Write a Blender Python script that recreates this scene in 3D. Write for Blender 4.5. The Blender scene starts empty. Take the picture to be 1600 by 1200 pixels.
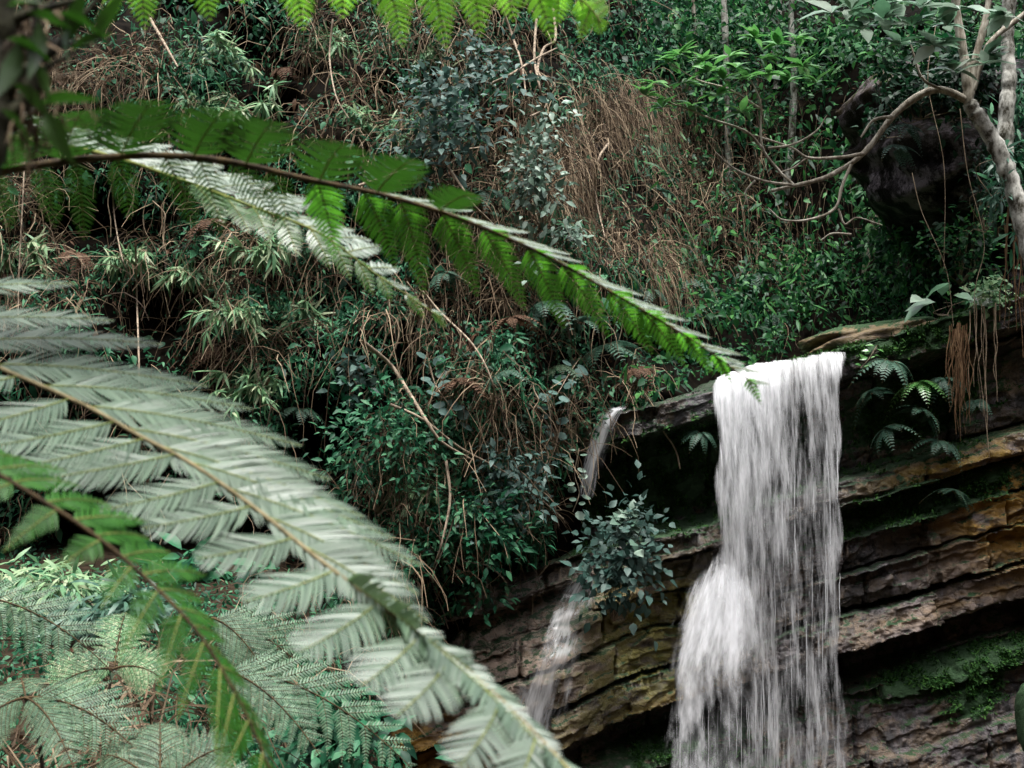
import bpy, math, random
import numpy as np
from mathutils import Vector

rng = np.random.default_rng(7)
random.seed(7)
S = bpy.context.scene
COL = S.collection

# ------------------------------------------------------------------ camera
CAM = np.array((0.0, 0.0, 1.6)); PITCH = math.radians(4.0)
HFOV = math.radians(40.0); FPX = 800 / math.tan(HFOV / 2)
cd = bpy.data.cameras.new('camera'); co = bpy.data.objects.new('camera', cd); COL.objects.link(co)
co.location = CAM; co.rotation_euler = (math.pi / 2 + PITCH, 0, 0)
cd.sensor_width = 36; cd.lens = 18 / math.tan(HFOV / 2); cd.clip_end = 2000
cd.dof.use_dof = True; cd.dof.focus_distance = 16.0; cd.dof.aperture_fstop = 7.1
S.camera = co
# ------------------------------------------------------------------ sky and sun
SUN_EL, SUN_AZ = math.radians(78), math.radians(172)
w = bpy.data.worlds.new('World'); S.world = w; w.use_nodes = True
nt = w.node_tree; bg = nt.nodes['Background']
sky = nt.nodes.new('ShaderNodeTexSky'); sky.sky_type = 'NISHITA'; sky.sun_disc = False
sky.sun_elevation = SUN_EL; sky.sun_rotation = SUN_AZ; sky.dust_density = 6.0; sky.ozone_density = 1.0
hs = nt.nodes.new('ShaderNodeHueSaturation'); hs.inputs['Saturation'].default_value = 0.42
nt.links.new(sky.outputs[0], hs.inputs['Color']); nt.links.new(hs.outputs[0], bg.inputs[0])
bg.inputs[1].default_value = 0.15
sl = bpy.data.lights.new('sun', 'SUN'); so = bpy.data.objects.new('sun', sl); COL.objects.link(so)
sl.energy = 1.85; sl.angle = math.radians(14); sl.color = (1.0, 0.985, 0.96)
sv = Vector((math.sin(SUN_AZ) * math.cos(SUN_EL), math.cos(SUN_AZ) * math.cos(SUN_EL), math.sin(SUN_EL)))
so.rotation_euler = sv.to_track_quat('Z', 'Y').to_euler(); so.location = (0, 0, 30)
vs = S.view_settings; vs.view_transform = 'Standard'; vs.look = 'None'; vs.exposure = 1.3; vs.gamma = 1
S.render.engine = 'CYCLES'
cy = S.cycles
cy.use_denoising = True; cy.max_bounces = 6; cy.diffuse_bounces = 2; cy.glossy_bounces = 2
cy.transmission_bounces = 3; cy.transparent_max_bounces = 16; cy.caustics_reflective = False; cy.caustics_refractive = False

# ------------------------------------------------------------------ helpers
def P(u, v, y):
    """point on the sight line of photo pixel (u,v) at world distance y"""
    u = np.asarray(u, float); v = np.asarray(v, float); y = np.asarray(y, float)
    a = (u - 800) / FPX; b = (600 - v) / FPX
    dy = math.cos(PITCH) - b * math.sin(PITCH); dz = math.sin(PITCH) + b * math.cos(PITCH)
    k = y / dy
    return np.stack(np.broadcast_arrays(a * k, y, CAM[2] + dz * k), -1)
def to_px(p):
    p = np.asarray(p, float) - CAM
    f = p[..., 1] * math.cos(PITCH) + p[..., 2] * math.sin(PITCH)
    up = -p[..., 1] * math.sin(PITCH) + p[..., 2] * math.cos(PITCH)
    return 800 + FPX * p[..., 0] / f, 600 - FPX * up / f
def nrm(a):
    return a / np.maximum(np.linalg.norm(a, axis=-1, keepdims=True), 1e-9)
def h2(ix, iy, s):
    n = (ix.astype(np.int64) * 374761393 + iy.astype(np.int64) * 668265263 + s * 974711) & 0xffffffff
    n = ((n ^ (n >> 13)) * 1274126177) & 0xffffffff
    return ((n ^ (n >> 16)) & 0xffff) / 65535.0
def vn(x, y, s=0):
    x = np.asarray(x, float); y = np.asarray(y, float)
    ix = np.floor(x); iy = np.floor(y); fx = x - ix; fy = y - iy
    fx = fx * fx * (3 - 2 * fx); fy = fy * fy * (3 - 2 * fy)
    a = h2(ix, iy, s); b = h2(ix + 1, iy, s); c = h2(ix, iy + 1, s); d = h2(ix + 1, iy + 1, s)
    return (a + (b - a) * fx) * (1 - fy) + (c + (d - c) * fx) * fy
def fbm(x, y, s=0, o=4):
    r = 0; a = 0.5
    for i in range(o):
        r = r + a * vn(x, y, s + i); x = x * 2.03; y = y * 2.03; a *= 0.5
    return r
def sst(a, b, x):
    t = np.clip((x - a) / (b - a), 0, 1); return t * t * (3 - 2 * t)
def catmull(pts, n):
    p = np.asarray(pts, float)
    p = np.vstack([2 * p[0] - p[1], p, 2 * p[-1] - p[-2]])
    t = np.linspace(0, len(p) - 3 - 1e-6, n); i = t.astype(int); f = (t - i)[:, None]
    a, b, c, d = p[i], p[i + 1], p[i + 2], p[i + 3]
    return 0.5 * (2 * b + (c - a) * f + (2 * a - 5 * b + 4 * c - d) * f ** 2 + (3 * b - a - 3 * c + d) * f ** 3)
def tube(pts, rad, sides=6):
    pts = np.asarray(pts, float); n = len(pts); rad = np.broadcast_to(np.asarray(rad, float), (n,))
    t = nrm(np.gradient(pts, axis=0)); ref = np.array((0.31, 0.9, 0.17))
    a = nrm(np.cross(t, ref)); b = np.cross(t, a)
    th = np.linspace(0, 2 * math.pi, sides, endpoint=False)
    V = pts[:, None] + rad[:, None, None] * (np.cos(th)[None, :, None] * a[:, None] + np.sin(th)[None, :, None] * b[:, None])
    i = np.arange(n - 1)[:, None] * sides; j = np.arange(sides)[None]; j2 = (j + 1) % sides
    F = np.stack([i + j, i + j2, i + sides + j2, i + sides + j], -1).reshape(-1, 4)
    return V.reshape(-1, 3), F
def gridF(n, m):
    i = np.arange(n - 1)[:, None] * m; j = np.arange(m - 1)[None]
    return np.stack([i + j, i + j + 1, i + m + j + 1, i + m + j], -1).reshape(-1, 4)
def obj(name, parts, mats, parent=None, loc=None, smooth=False, attrs=None):
    """ONE mesh object out of (verts, faces[, material index]) pieces; parent: its thing"""
    if loc is None: loc = np.array(parent['_loc']) if parent is not None else np.zeros(3)
    if not isinstance(mats, (list, tuple)): mats = [mats]
    Vs, Ls, St, Mi = [], [], [], []; nv = nl = 0
    for p in parts:
        V, F = p[0], p[1]
        if len(F) == 0: continue
        k = F.shape[1]
        Vs.append(V); Ls.append((F + nv).reshape(-1)); St.append(nl + np.arange(len(F)) * k)
        Mi.append(np.full(len(F), p[2] if len(p) > 2 else 0)); nv += len(V); nl += F.size
    V = np.concatenate(Vs) - loc; L = np.concatenate(Ls); St = np.concatenate(St); Mi = np.concatenate(Mi)
    me = bpy.data.meshes.new(name)
    me.vertices.add(len(V)); me.vertices.foreach_set('co', V.astype(np.float32).ravel())
    me.loops.add(len(L)); me.loops.foreach_set('vertex_index', L.astype(np.int32))
    me.polygons.add(len(St)); me.polygons.foreach_set('loop_start', St.astype(np.int32))
    me.polygons.foreach_set('material_index', Mi.astype(np.int32))
    for a, arr in (attrs or {}).items():
        arr = np.asarray(arr, np.float32)
        if arr.ndim == 1: me.attributes.new(a, 'FLOAT', 'POINT').data.foreach_set('value', arr)
        else: me.attributes.new(a, 'FLOAT_VECTOR', 'POINT').data.foreach_set('vector', arr.ravel())
    for m in mats: me.materials.append(m)
    me.update(calc_edges=True)
    if smooth: me.polygons.foreach_set('use_smooth', np.ones(len(St), bool))
    o = bpy.data.objects.new(name, me); COL.objects.link(o)
    if parent is not None: o.parent = parent
    else: o.location = loc
    return o
def tag(o, label=None, cat=None, group=None, kind=None):
    for k, val in (('label', label), ('category', cat), ('group', group), ('kind', kind)):
        if val: o[k] = val
    return o
def thing(name, label, cat, loc, group=None):
    o = bpy.data.objects.new(name, None); COL.objects.link(o); o.empty_display_size = 0.1
    o.location = loc; o['_loc'] = [float(x) for x in loc]
    return tag(o, label, cat, group)
def orient(d, n):
    d = nrm(d); x = nrm(np.cross(d, n)); return np.stack([x, d, np.cross(x, d)], -1)
def inst(T, pos, R, sc):
    tv, tf = T; K = len(pos)
    sc = np.asarray(sc, float)
    V = np.einsum('kij,nj->kni', R, tv) * sc[:, None, None] + pos[:, None]
    F = (tf[None] + (np.arange(K) * len(tv))[:, None, None]).reshape(-1, tf.shape[1])
    return V.reshape(-1, 3), F
def leafT(w, fold=0.08, droop=0.12, mid=0.4):
    V = np.array([(0, 0, 0), (0, .5, .02), (0, 1, -droop), (-w * .8, mid * .6, fold), (w * .8, mid * .6, fold),
                  (-w, mid * 1.15, fold * .8), (w, mid * 1.15, fold * .8), (-w * .55, .75, fold * .3 - droop * .4), (w * .55, .75, fold * .3 - droop * .4)])
    F = np.array([(0, 1, 3), (3, 1, 5), (5, 1, 7), (7, 1, 2), (1, 0, 4), (1, 4, 6), (1, 6, 8), (1, 8, 2)])
    return V, F
def bladeT(w, droop=0.3):
    V = np.array([(-w * .3, 0, 0), (w * .3, 0, 0), (-w, .35, -droop * .12), (w, .35, -droop * .12), (-w * .7, .7, -droop * .5), (w * .7, .7, -droop * .5), (0, 1, -droop)])
    F = np.array([(0, 1, 3), (0, 3, 2), (2, 3, 5), (2, 5, 4), (4, 5, 6)])
    return V, F
def roundT():
    a = np.linspace(0, 2 * math.pi, 9)[:-1]
    V = np.vstack([(0, .5, .04), np.stack([.42 * np.sin(a), .5 - .5 * np.cos(a), 0 * a], -1)])
    F = np.array([(0, 1 + i, 1 + (i + 1) % 8) for i in range(8)])
    return V, F
def rdir(n, bias=(0, 0, 0), k=1.0):
    return nrm(rng.normal(size=(n, 3)) * k + np.array(bias))

# ------------------------------------------------------------------ materials
def newmat(name):
    m = bpy.data.materials.new(name); m.use_nodes = True
    n = m.node_tree.nodes; b = n['Principled BSDF']; out = n['Material Output']
    return m, m.node_tree, b, out
def leaf_mat(name, cols, rough=0.45, spec=0.5, trans=0.25, tcol=None, coat=0.0):
    m, t, b, out = newmat(name)
    g = t.nodes.new('ShaderNodeNewGeometry'); r = t.nodes.new('ShaderNodeValToRGB')
    while len(r.color_ramp.elements) < len(cols): r.color_ramp.elements.new(0.5)
    for i, c in enumerate(cols):
        e = r.color_ramp.elements[i]; e.position = i / max(1, len(cols) - 1); e.color = (*c, 1)
    t.links.new(g.outputs['Random Per Island'], r.inputs[0])
    tc = t.nodes.new('ShaderNodeTexCoord'); nz = t.nodes.new('ShaderNodeTexNoise'); nz.inputs['Scale'].default_value = 9; nz.inputs['Detail'].default_value = 4
    t.links.new(tc.outputs['Object'], nz.inputs['Vector'])
    hsv = t.nodes.new('ShaderNodeHueSaturation'); mr = t.nodes.new('ShaderNodeMapRange')
    mr.inputs[1].default_value = 0.25; mr.inputs[2].default_value = 0.75; mr.inputs[3].default_value = 0.72; mr.inputs[4].default_value = 1.3
    t.links.new(nz.outputs[0], mr.inputs[0]); t.links.new(mr.outputs[0], hsv.inputs['Value']); t.links.new(r.outputs[0], hsv.inputs['Color'])
    t.links.new(hsv.outputs[0], b.inputs['Base Color'])
    b.inputs['Roughness'].default_value = rough; b.inputs['Specular IOR Level'].default_value = spec
    b.inputs['Coat Weight'].default_value = coat; b.inputs['Coat Roughness'].default_value = 0.3
    if trans > 0:
        tr = t.nodes.new('ShaderNodeBsdfTranslucent'); mx = t.nodes.new('ShaderNodeMixShader'); mx.inputs[0].default_value = trans
        if tcol is None: t.links.new(hsv.outputs[0], tr.inputs[0])
        else: tr.inputs[0].default_value = (*tcol, 1)
        t.links.new(b.outputs[0], mx.inputs[1]); t.links.new(tr.outputs[0], mx.inputs[2]); t.links.new(mx.outputs[0], out.inputs[0])
    return m
def bark_mat(name, c0, c1, scale=14, rough=0.85, stretch=(1, 1, .35), bump=.4, spec=.25):
    m, t, b, out = newmat(name); b.inputs['Specular IOR Level'].default_value = spec
    tc = t.nodes.new('ShaderNodeTexCoord'); mp = t.nodes.new('ShaderNodeMapping'); mp.inputs['Scale'].default_value = stretch
    nz = t.nodes.new('ShaderNodeTexNoise'); nz.inputs['Scale'].default_value = scale; nz.inputs['Detail'].default_value = 7; nz.inputs['Roughness'].default_value = .68
    r = t.nodes.new('ShaderNodeValToRGB'); r.color_ramp.elements[0].position = .4; r.color_ramp.elements[1].position = .62
    r.color_ramp.elements[0].color = (*c0, 1); r.color_ramp.elements[1].color = (*c1, 1)
    t.links.new(tc.outputs['Object'], mp.inputs[0]); t.links.new(mp.outputs[0], nz.inputs['Vector']); t.links.new(nz.outputs[0], r.inputs[0])
    t.links.new(r.outputs[0], b.inputs['Base Color']); b.inputs['Roughness'].default_value = rough
    bp = t.nodes.new('ShaderNodeBump'); bp.inputs['Strength'].default_value = bump; bp.inputs['Distance'].default_value = .02
    t.links.new(nz.outputs[0], bp.inputs['Height']); t.links.new(bp.outputs[0], b.inputs['Normal'])
    return m
M = {}
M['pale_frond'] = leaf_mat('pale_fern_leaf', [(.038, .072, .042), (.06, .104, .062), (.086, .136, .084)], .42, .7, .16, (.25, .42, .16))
M['painted_sheen_frond'] = leaf_mat('painted_sheen_fern_leaf', [(.15, .2, .14), (.24, .29, .23), (.33, .38, .33)], .35, 1.0, .15, (.1, .25, .05))  # sky sheen on frond tops painted in as a paler leaf colour
M['green_frond'] = leaf_mat('green_fern_leaf', [(.04, .10, .02), (.06, .14, .025)], .3, 1.0, .5, (.16, .55, .04))
M['vivid_frond'] = leaf_mat('vivid_fern_leaf', [(.022, .10, .010), (.035, .14, .014)], .45, .25, .4, (.06, .30, .02))
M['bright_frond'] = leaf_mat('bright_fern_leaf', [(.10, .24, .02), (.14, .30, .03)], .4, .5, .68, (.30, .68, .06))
M['dark_frond'] = leaf_mat('dark_fern_leaf', [(.02, .05, .01), (.035, .075, .015)], .33, .8, .3, (.03, .11, .01))
M['ground_fern'] = leaf_mat('ground_fern_leaf', [(.045, .10, .055), (.085, .16, .09), (.13, .215, .125)], .45, .35, .2)
M['cliff_fern'] = leaf_mat('cliff_fern_leaf', [(.025, .085, .055), (.05, .13, .085), (.09, .19, .13)], .45, .45, .25)
M['teal_leaf'] = leaf_mat('teal_leaf', [(.003, .030, .015), (.009, .076, .034), (.026, .135, .062), (.09, .24, .12)], .5, .22, .28)
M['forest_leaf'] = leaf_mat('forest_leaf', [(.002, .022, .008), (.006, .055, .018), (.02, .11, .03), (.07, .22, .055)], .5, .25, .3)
M['painted_shade_leaf'] = leaf_mat('painted_shade_forest_leaf', [(.002, .014, .006), (.006, .034, .014), (.014, .06, .024)], .5, .3, .25)  # forest leaf in darker tones, shade at the overhang painted into the colour
M['blue_leaf'] = leaf_mat('blue_grey_leaf', [(.022, .062, .05), (.055, .115, .095), (.12, .19, .165)], .5, .3, .2)
M['silver_leaf'] = leaf_mat('silver_leaf', [(.06, .12, .085), (.13, .21, .155), (.24, .33, .26)], .45, .5, .12)
M['bamboo_leaf'] = leaf_mat('bamboo_leaf', [(.06, .17, .08), (.13, .28, .13), (.24, .39, .2), (.42, .46, .29)], .45, .3, .25)
M['round_leaf'] = leaf_mat('round_blue_leaf', [(.05, .105, .09), (.08, .15, .13), (.12, .20, .175)], .55, .3, .15)
M['gloss_leaf'] = leaf_mat('glossy_green_leaf', [(.06, .22, .05), (.10, .30, .07), (.16, .36, .11)], .28, 1.0, .35)
M['big_leaf'] = leaf_mat('grey_green_leaf', [(.06, .16, .08), (.16, .27, .18), (.44, .50, .43)], .32, .9, .3)
M['dead'] = leaf_mat('dry_grass', [(.02, .013, .008), (.065, .042, .024), (.15, .105, .064), (.34, .265, .175)], .75, .2, .1)
M['dead_leaf'] = leaf_mat('dead_leaf', [(.045, .024, .015), (.10, .052, .03), (.19, .115, .075)], .7, .2, .15)
M['twig'] = bark_mat('dry_twig', (.2, .145, .095), (.46, .37, .26), 20)
M['liana'] = bark_mat('liana_bark', (.14, .105, .075), (.42, .34, .25), 20)
M['root'] = bark_mat('root_bark', (.09, .045, .02), (.24, .15, .08), 20)
M['lichen'] = bark_mat('lichen_bark', (.05, .045, .03), (.62, .62, .56), 9, .85, (1, 1, .6))
M['branch'] = bark_mat('grey_branch_bark', (.16, .135, .10), (.46, .43, .36), 14)
M['dark_bark'] = bark_mat('dark_bark', (.012, .01, .008), (.04, .03, .02), 12)
M['mossy_bark'] = bark_mat('mossy_dark_bark', (.008, .007, .005), (.05, .05, .025), 25)
M['rachis_dark'] = bark_mat('dark_frond_stalk', (.03, .02, .01), (.09, .06, .025), 30)
M['rachis_tan'] = bark_mat('tan_frond_stalk', (.12, .10, .05), (.24, .2, .11), 30)
M['rachis_green'] = bark_mat('green_frond_stalk', (.1, .13, .03), (.2, .22, .06), 30)
M['soil'] = bark_mat('shade_dark_soil', (.003, .0025, .002), (.010, .0075, .005), 3, .95, (1, 1, 1), .4, .05)  # soil near black, deep shade of the plant gaps put into its colour
M['litter'] = bark_mat('leaf_litter', (.008, .006, .004), (.04, .028, .018), 5, .95, (1, 1, 1), .4, .05)
M['moss'] = leaf_mat('moss_leaf', [(.016, .06, .014), (.03, .095, .02), (.06, .15, .03)], .8, .2, .15)
M['bright_moss'] = leaf_mat('bright_moss_leaf', [(.05, .13, .02), (.09, .20, .03)], .8, .2, .2)

def rock_mat(name, dark=1.0):
    m, t, b, out = newmat(name)
    N = t.nodes.new; Lk = t.links.new
    tc = N('ShaderNodeTexCoord')
    def noise(scale, detail=6, rough=.6, stretch=(1, 1, 1), rot=0.0):
        mp = N('ShaderNodeMapping'); mp.inputs['Scale'].default_value = stretch; mp.inputs['Rotation'].default_value = (0, rot, 0)
        Lk(tc.outputs['Object'], mp.inputs[0]); n = N('ShaderNodeTexNoise')
        n.inputs['Scale'].default_value = scale; n.inputs['Detail'].default_value = detail; n.inputs['Roughness'].default_value = rough
        Lk(mp.outputs[0], n.inputs['Vector']); return n.outputs[0]
    def ramp(src, stops):
        r = N('ShaderNodeValToRGB')
        while len(r.color_ramp.elements) < len(stops): r.color_ramp.elements.new(.5)
        for i, (p, c) in enumerate(stops):
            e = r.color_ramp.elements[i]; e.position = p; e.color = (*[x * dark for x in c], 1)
        Lk(src, r.inputs[0]); return r.outputs[0]
    def mix(f, a, c, bt='MIX'):
        x = N('ShaderNodeMix'); x.data_type = 'RGBA'; x.blend_type = bt
        if isinstance(f, float): x.inputs[0].default_value = f
        else: Lk(f, x.inputs[0])
        for s, val in ((6, a), (7, c)):
            if isinstance(val, tuple): x.inputs[s].default_value = (*val, 1)
            else: Lk(val, x.inputs[s])
        return x.outputs[2]
    def attr(nm):
        a = N('ShaderNodeAttribute'); a.attribute_name = nm; return a.outputs['Fac']
    def step(src, lo, hi):
        r = N('ShaderNodeMapRange'); r.interpolation_type = 'SMOOTHSTEP'; r.inputs[1].default_value = lo; r.inputs[2].default_value = hi
        Lk(src, r.inputs[0]); return r.outputs[0]
    def math_(op, a, c):
        x = N('ShaderNodeMath'); x.operation = op
        for i, val in enumerate((a, c)):
            if isinstance(val, float): x.inputs[i].default_value = val
            else: Lk(val, x.inputs[i])
        return x.outputs[0]
    tilt = math.radians(16)
    base = ramp(noise(2.4, 12, .7), [(.34, (.014, .012, .012)), (.43, (.085, .058, .038)), (.52, (.225, .155, .095)), (.64, (.38, .275, .175))])
    band = ramp(noise(2.2, 6, .65, (.25, .3, 1.6), tilt), [(.35, (.3, .28, .28)), (.6, (1, 1, 1))])
    col = mix(.7, base, band, 'MULTIPLY')
    purple = mix(math_('MULTIPLY', step(noise(2.3, 8, .7), .45, .58), .8), col, (.19, .165, .18))
    stain = step(noise(5.0, 10, .75, (1, 1, .55)), .50, .56)
    col = mix(math_('MULTIPLY', stain, .85), purple, (.014, .012, .013))
    vo = N('ShaderNodeTexVoronoi'); vo.feature = 'DISTANCE_TO_EDGE'; vo.inputs['Scale'].default_value = 1.7
    vm = N('ShaderNodeMapping'); vm.inputs['Scale'].default_value = (.8, .8, 2.0); vm.inputs['Rotation'].default_value = (0, tilt, 0)
    wn = N('ShaderNodeTexNoise'); wn.inputs['Scale'].default_value = 4; wn.inputs['Detail'].default_value = 5; Lk(tc.outputs['Object'], wn.inputs['Vector'])
    wm = N('ShaderNodeVectorMath'); wm.operation = 'MULTIPLY_ADD'; wm.inputs[1].default_value = (.5, .5, .5); Lk(wn.outputs['Color'], wm.inputs[0]); Lk(tc.outputs['Object'], wm.inputs[2])
    Lk(wm.outputs[0], vm.inputs[0]); Lk(vm.outputs[0], vo.inputs['Vector'])
    crack = step(vo.outputs['Distance'], .035, .0)
    purple = purple
    fine = step(noise(26, 8, .75), .56, .66)
    col = mix(math_('MULTIPLY', fine, .6), col, (.02, .017, .016))
    col = mix(math_('MULTIPLY', crack, .3), col, (.012, .01, .01))
    n_al = noise(4.5, 7, .65, (.5, .5, 1.5), tilt)
    col = mix(math_('MULTIPLY', attr('ochre'), step(n_al, .32, .54)), col, (.50, .28, .035))
    col = mix(math_('MULTIPLY', attr('algae'), step(n_al, .35, .55)), col, (.26, .23, .035))
    col = mix(math_('MULTIPLY', attr('pink'), step(noise(6, 8, .7), .35, .6)), col, (.66, .5, .39))
    mo = step(math_('ADD', attr('moss'), math_('MULTIPLY', noise(7, 7, .7), 1.1)), .80, .92)
    col = mix(mo, col, (.025, .085, .018))
    wet = attr('wet')
    col = mix(math_('MULTIPLY', wet, .55), col, (.03, .032, .036))
    Lk(col, b.inputs['Base Color'])
    rr = N('ShaderNodeMapRange'); rr.inputs[3].default_value = .48; rr.inputs[4].default_value = .17; Lk(wet, rr.inputs[0])
    ro = mix(mo, rr.outputs[0], (.9, .9, .9)); Lk(ro, b.inputs['Roughness'])
    bp = N('ShaderNodeBump'); bp.inputs['Strength'].default_value = .75; bp.inputs['Distance'].default_value = .05
    hgt = math_('ADD', noise(7, 10, .72, (1, 1, 1.5), tilt), math_('MULTIPLY', noise(40, 6, .7), .4))
    hgt = math_('SUBTRACT', hgt, math_('MULTIPLY', crack, .25))
    Lk(hgt, bp.inputs['Height']); Lk(bp.outputs[0], b.inputs['Normal'])
    return m
M['rock'] = rock_mat('wet_layered_rock'); M['shade_painted_rock'] = rock_mat('shade_painted_overhang_rock', .03); M['shade_painted_rock'].node_tree.nodes['Principled BSDF'].inputs['Specular IOR Level'].default_value = .05  # overhang is the same rock scaled near black, its shade put into the colour

def water_mat(name, lo, hi, amax=1.0, tint=(.96, .975, 1.0)):
    m, t, b, out = newmat(name); N = t.nodes.new; Lk = t.links.new
    t.nodes.remove(b)
    at = N('ShaderNodeAttribute'); at.attribute_name = 'flow'; cv = N('ShaderNodeAttribute'); cv.attribute_name = 'cover'
    def nz(sc, det, ro):
        mp = N('ShaderNodeMapping'); mp.inputs['Scale'].default_value = sc; Lk(at.outputs['Vector'], mp.inputs[0])
        n = N('ShaderNodeTexNoise'); n.inputs['Scale'].default_value = 1; n.inputs['Detail'].default_value = det; n.inputs['Roughness'].default_value = ro
        Lk(mp.outputs[0], n.inputs['Vector']); return n.outputs[0]
    def ma(op, a, c):
        x = N('ShaderNodeMath'); x.operation = op
        for i, val in enumerate((a, c)):
            if isinstance(val, float): x.inputs[i].default_value = val
            else: Lk(val, x.inputs[i])
        return x.outputs[0]
    big = nz((4.5, .55, 1), 2, .5); med = nz((14, 1.6, 1), 3, .55); fin = nz((42, 4.2, 1), 3, .6)
    s = ma('ADD', ma('MULTIPLY', big, .9), ma('ADD', ma('MULTIPLY', med, 1.2), ma('MULTIPLY', fin, .65)))
    s = ma('ADD', s, cv.outputs['Fac'])
    r = N('ShaderNodeMapRange'); r.interpolation_type = 'SMOOTHSTEP'; r.inputs[1].default_value = lo; r.inputs[2].default_value = hi; r.inputs[4].default_value = amax
    Lk(s, r.inputs[0])
    d = N('ShaderNodeBsdfDiffuse'); d.inputs[0].default_value = (*tint, 1)
    tr = N('ShaderNodeBsdfTranslucent'); tr.inputs[0].default_value = (*tint, 1)
    g = N('ShaderNodeBsdfGlossy'); g.inputs['Roughness'].default_value = .3
    m1 = N('ShaderNodeMixShader'); m1.inputs[0].default_value = .4; Lk(d.outputs[0], m1.inputs[1]); Lk(tr.outputs[0], m1.inputs[2])
    m2 = N('ShaderNodeMixShader'); m2.inputs[0].default_value = .06; Lk(m1.outputs[0], m2.inputs[1]); Lk(g.outputs[0], m2.inputs[2])
    tp = N('ShaderNodeBsdfTransparent'); m3 = N('ShaderNodeMixShader')
    Lk(r.outputs[0], m3.inputs[0]); Lk(tp.outputs[0], m3.inputs[1]); Lk(m2.outputs[0], m3.inputs[2]); Lk(m3.outputs[0], out.inputs[0])
    return m
M['water'] = water_mat('falling_water', 1.24, 2.05, .97)
M['mist'] = water_mat('water_mist', 1.2, 2.7, .42)
M['veil'] = water_mat('thin_water_veil', 1.3, 2.1, .8)

# ------------------------------------------------------------------ the setting: hillside, ground, rock cliff
D0 = 18.0
HU = np.array([-400, 0, 200, 400, 600, 800, 1000, 1200, 1400, 1600, 2200.])
HV = np.array([-900, -200, 0, 200, 400, 530, 620, 800, 950, 1100, 1500.])
HY = np.array([
 [25, 25, 25, 25, 25, 26, 29, 33, 33, 31, 30],
 [20.5, 20.5, 20.5, 20.5, 20.5, 21, 23.5, 27, 27, 25, 24],
 [19, 19, 19, 19, 19.2, 20, 22.5, 26, 26, 23.5, 22],
 [18, 18, 18, 18, 18.2, 18.6, 21, 25, 25, 22, 21],
 [17.4, 17.4, 17.4, 17.4, 17.4, 17.8, 19.5, 23.5, 24, 21, 20],
 [17.2, 17.2, 17.2, 17, 17, 17.4, 18.6, 22.8, 23, 20.5, 20],
 [17.2, 17.2, 17.2, 17, 16.9, 17.2, 18.6, 20.5, 21, 20.5, 20],
 [17.4, 17.4, 17.6, 17.2, 16.7, 16.9, 19.6, 20.5, 20.5, 20.5, 20],
 [17, 17, 17.2, 17, 16.6, 18.2, 20, 20.5, 20.5, 20.5, 20],
 [17, 17, 17, 17, 17.6, 19.5, 20, 20.5, 20.5, 20.5, 20],
 [17, 17, 17, 17, 18.6, 20, 20, 20.5, 20.5, 20.5, 20]])
CAVES = [(250, 480, 75, 60, 1.6), (130, 330, 90, 40, 1.2), (190, 845, 190, 55, 2.0), (390, 850, 90, 50, 1.5), (500, 660, 50, 60, 1.3),
         (430, 160, 30, 30, .8), (930, 250, 25, 30, .8), (560, 640, 40, 90, .7), (330, 560, 40, 40, 1.0), (1050, 520, 120, 25, .8), (640, 560, 30, 60, .5)]
def hill_y(x, z):
    u, v = to_px(np.stack([x, np.full_like(x, D0), z], -1))
    i = np.clip(np.searchsorted(HU, u) - 1, 0, len(HU) - 2); j = np.clip(np.searchsorted(HV, v) - 1, 0, len(HV) - 2)
    a = np.clip((u - HU[i]) / (HU[i + 1] - HU[i]), 0, 1); b = np.clip((v - HV[j]) / (HV[j + 1] - HV[j]), 0, 1)
    a = a * a * (3 - 2 * a) * .5 + a * .5; b = b * b * (3 - 2 * b) * .5 + b * .5
    y = (HY[j, i] * (1 - a) + HY[j, i + 1] * a) * (1 - b) + (HY[j + 1, i] * (1 - a) + HY[j + 1, i + 1] * a) * b
    y = y - 1.5 * (fbm(x * .9, z * 1.1, 3, 4) - .47) - .9 * (vn(x * 1.7, z * 2.1, 9) - .5) * sst(24, 21, y)
    for cu, cv, ru, rv, dd in CAVES:
        y = y + dd * np.exp(-(((u - cu) / ru) ** 2 + ((v - cv) / rv) ** 2) ** 1.5)
    return y
nx, nz_ = 300, 260
gx, gz = np.meshgrid(np.linspace(-17, 19, nx), np.linspace(-4.5, 17, nz_), indexing='ij')
tag(obj('hillside', [(np.stack([gx, hill_y(gx, gz), gz], -1).reshape(-1, 3), gridF(nx, nz_))], M['soil'], smooth=True), kind='structure')
def ground_z(x, y):
    left = sst(.6, -2.2, x + .08 * (y - 8))
    near = sst(7, 2, y)
    zl = -.05 + .07 * np.clip(y - 6, 0, 14)
    k = np.maximum(left, near)
    rise = np.minimum(0.9 * np.maximum(-y - 9, 0), 60) + np.minimum(.8 * np.maximum(np.abs(x) - 24, 0), 60) * sst(40, 22, y)   # unseen gorge flank behind and beside the viewpoint, added to block low skylight
    return -3.3 * (1 - k) + zl * k + rise + .12 * (fbm(x * .8, y * .8, 21, 3) - .45)
sx = np.concatenate([np.linspace(-400, -20, 14)[:-1], np.linspace(-20, 20, 130), np.linspace(20, 400, 14)[1:]])
sy = np.concatenate([np.linspace(-400, -12, 14)[:-1], np.linspace(-12, 24, 120), np.linspace(24, 500, 14)[1:]])
GX, GY = np.meshgrid(sx, sy, indexing='ij')
tag(obj('ground', [(np.stack([GX, GY, ground_z(GX, GY)], -1).reshape(-1, 3), gridF(len(sx), len(sy)))], M['litter'], smooth=True), kind='structure')

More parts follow.
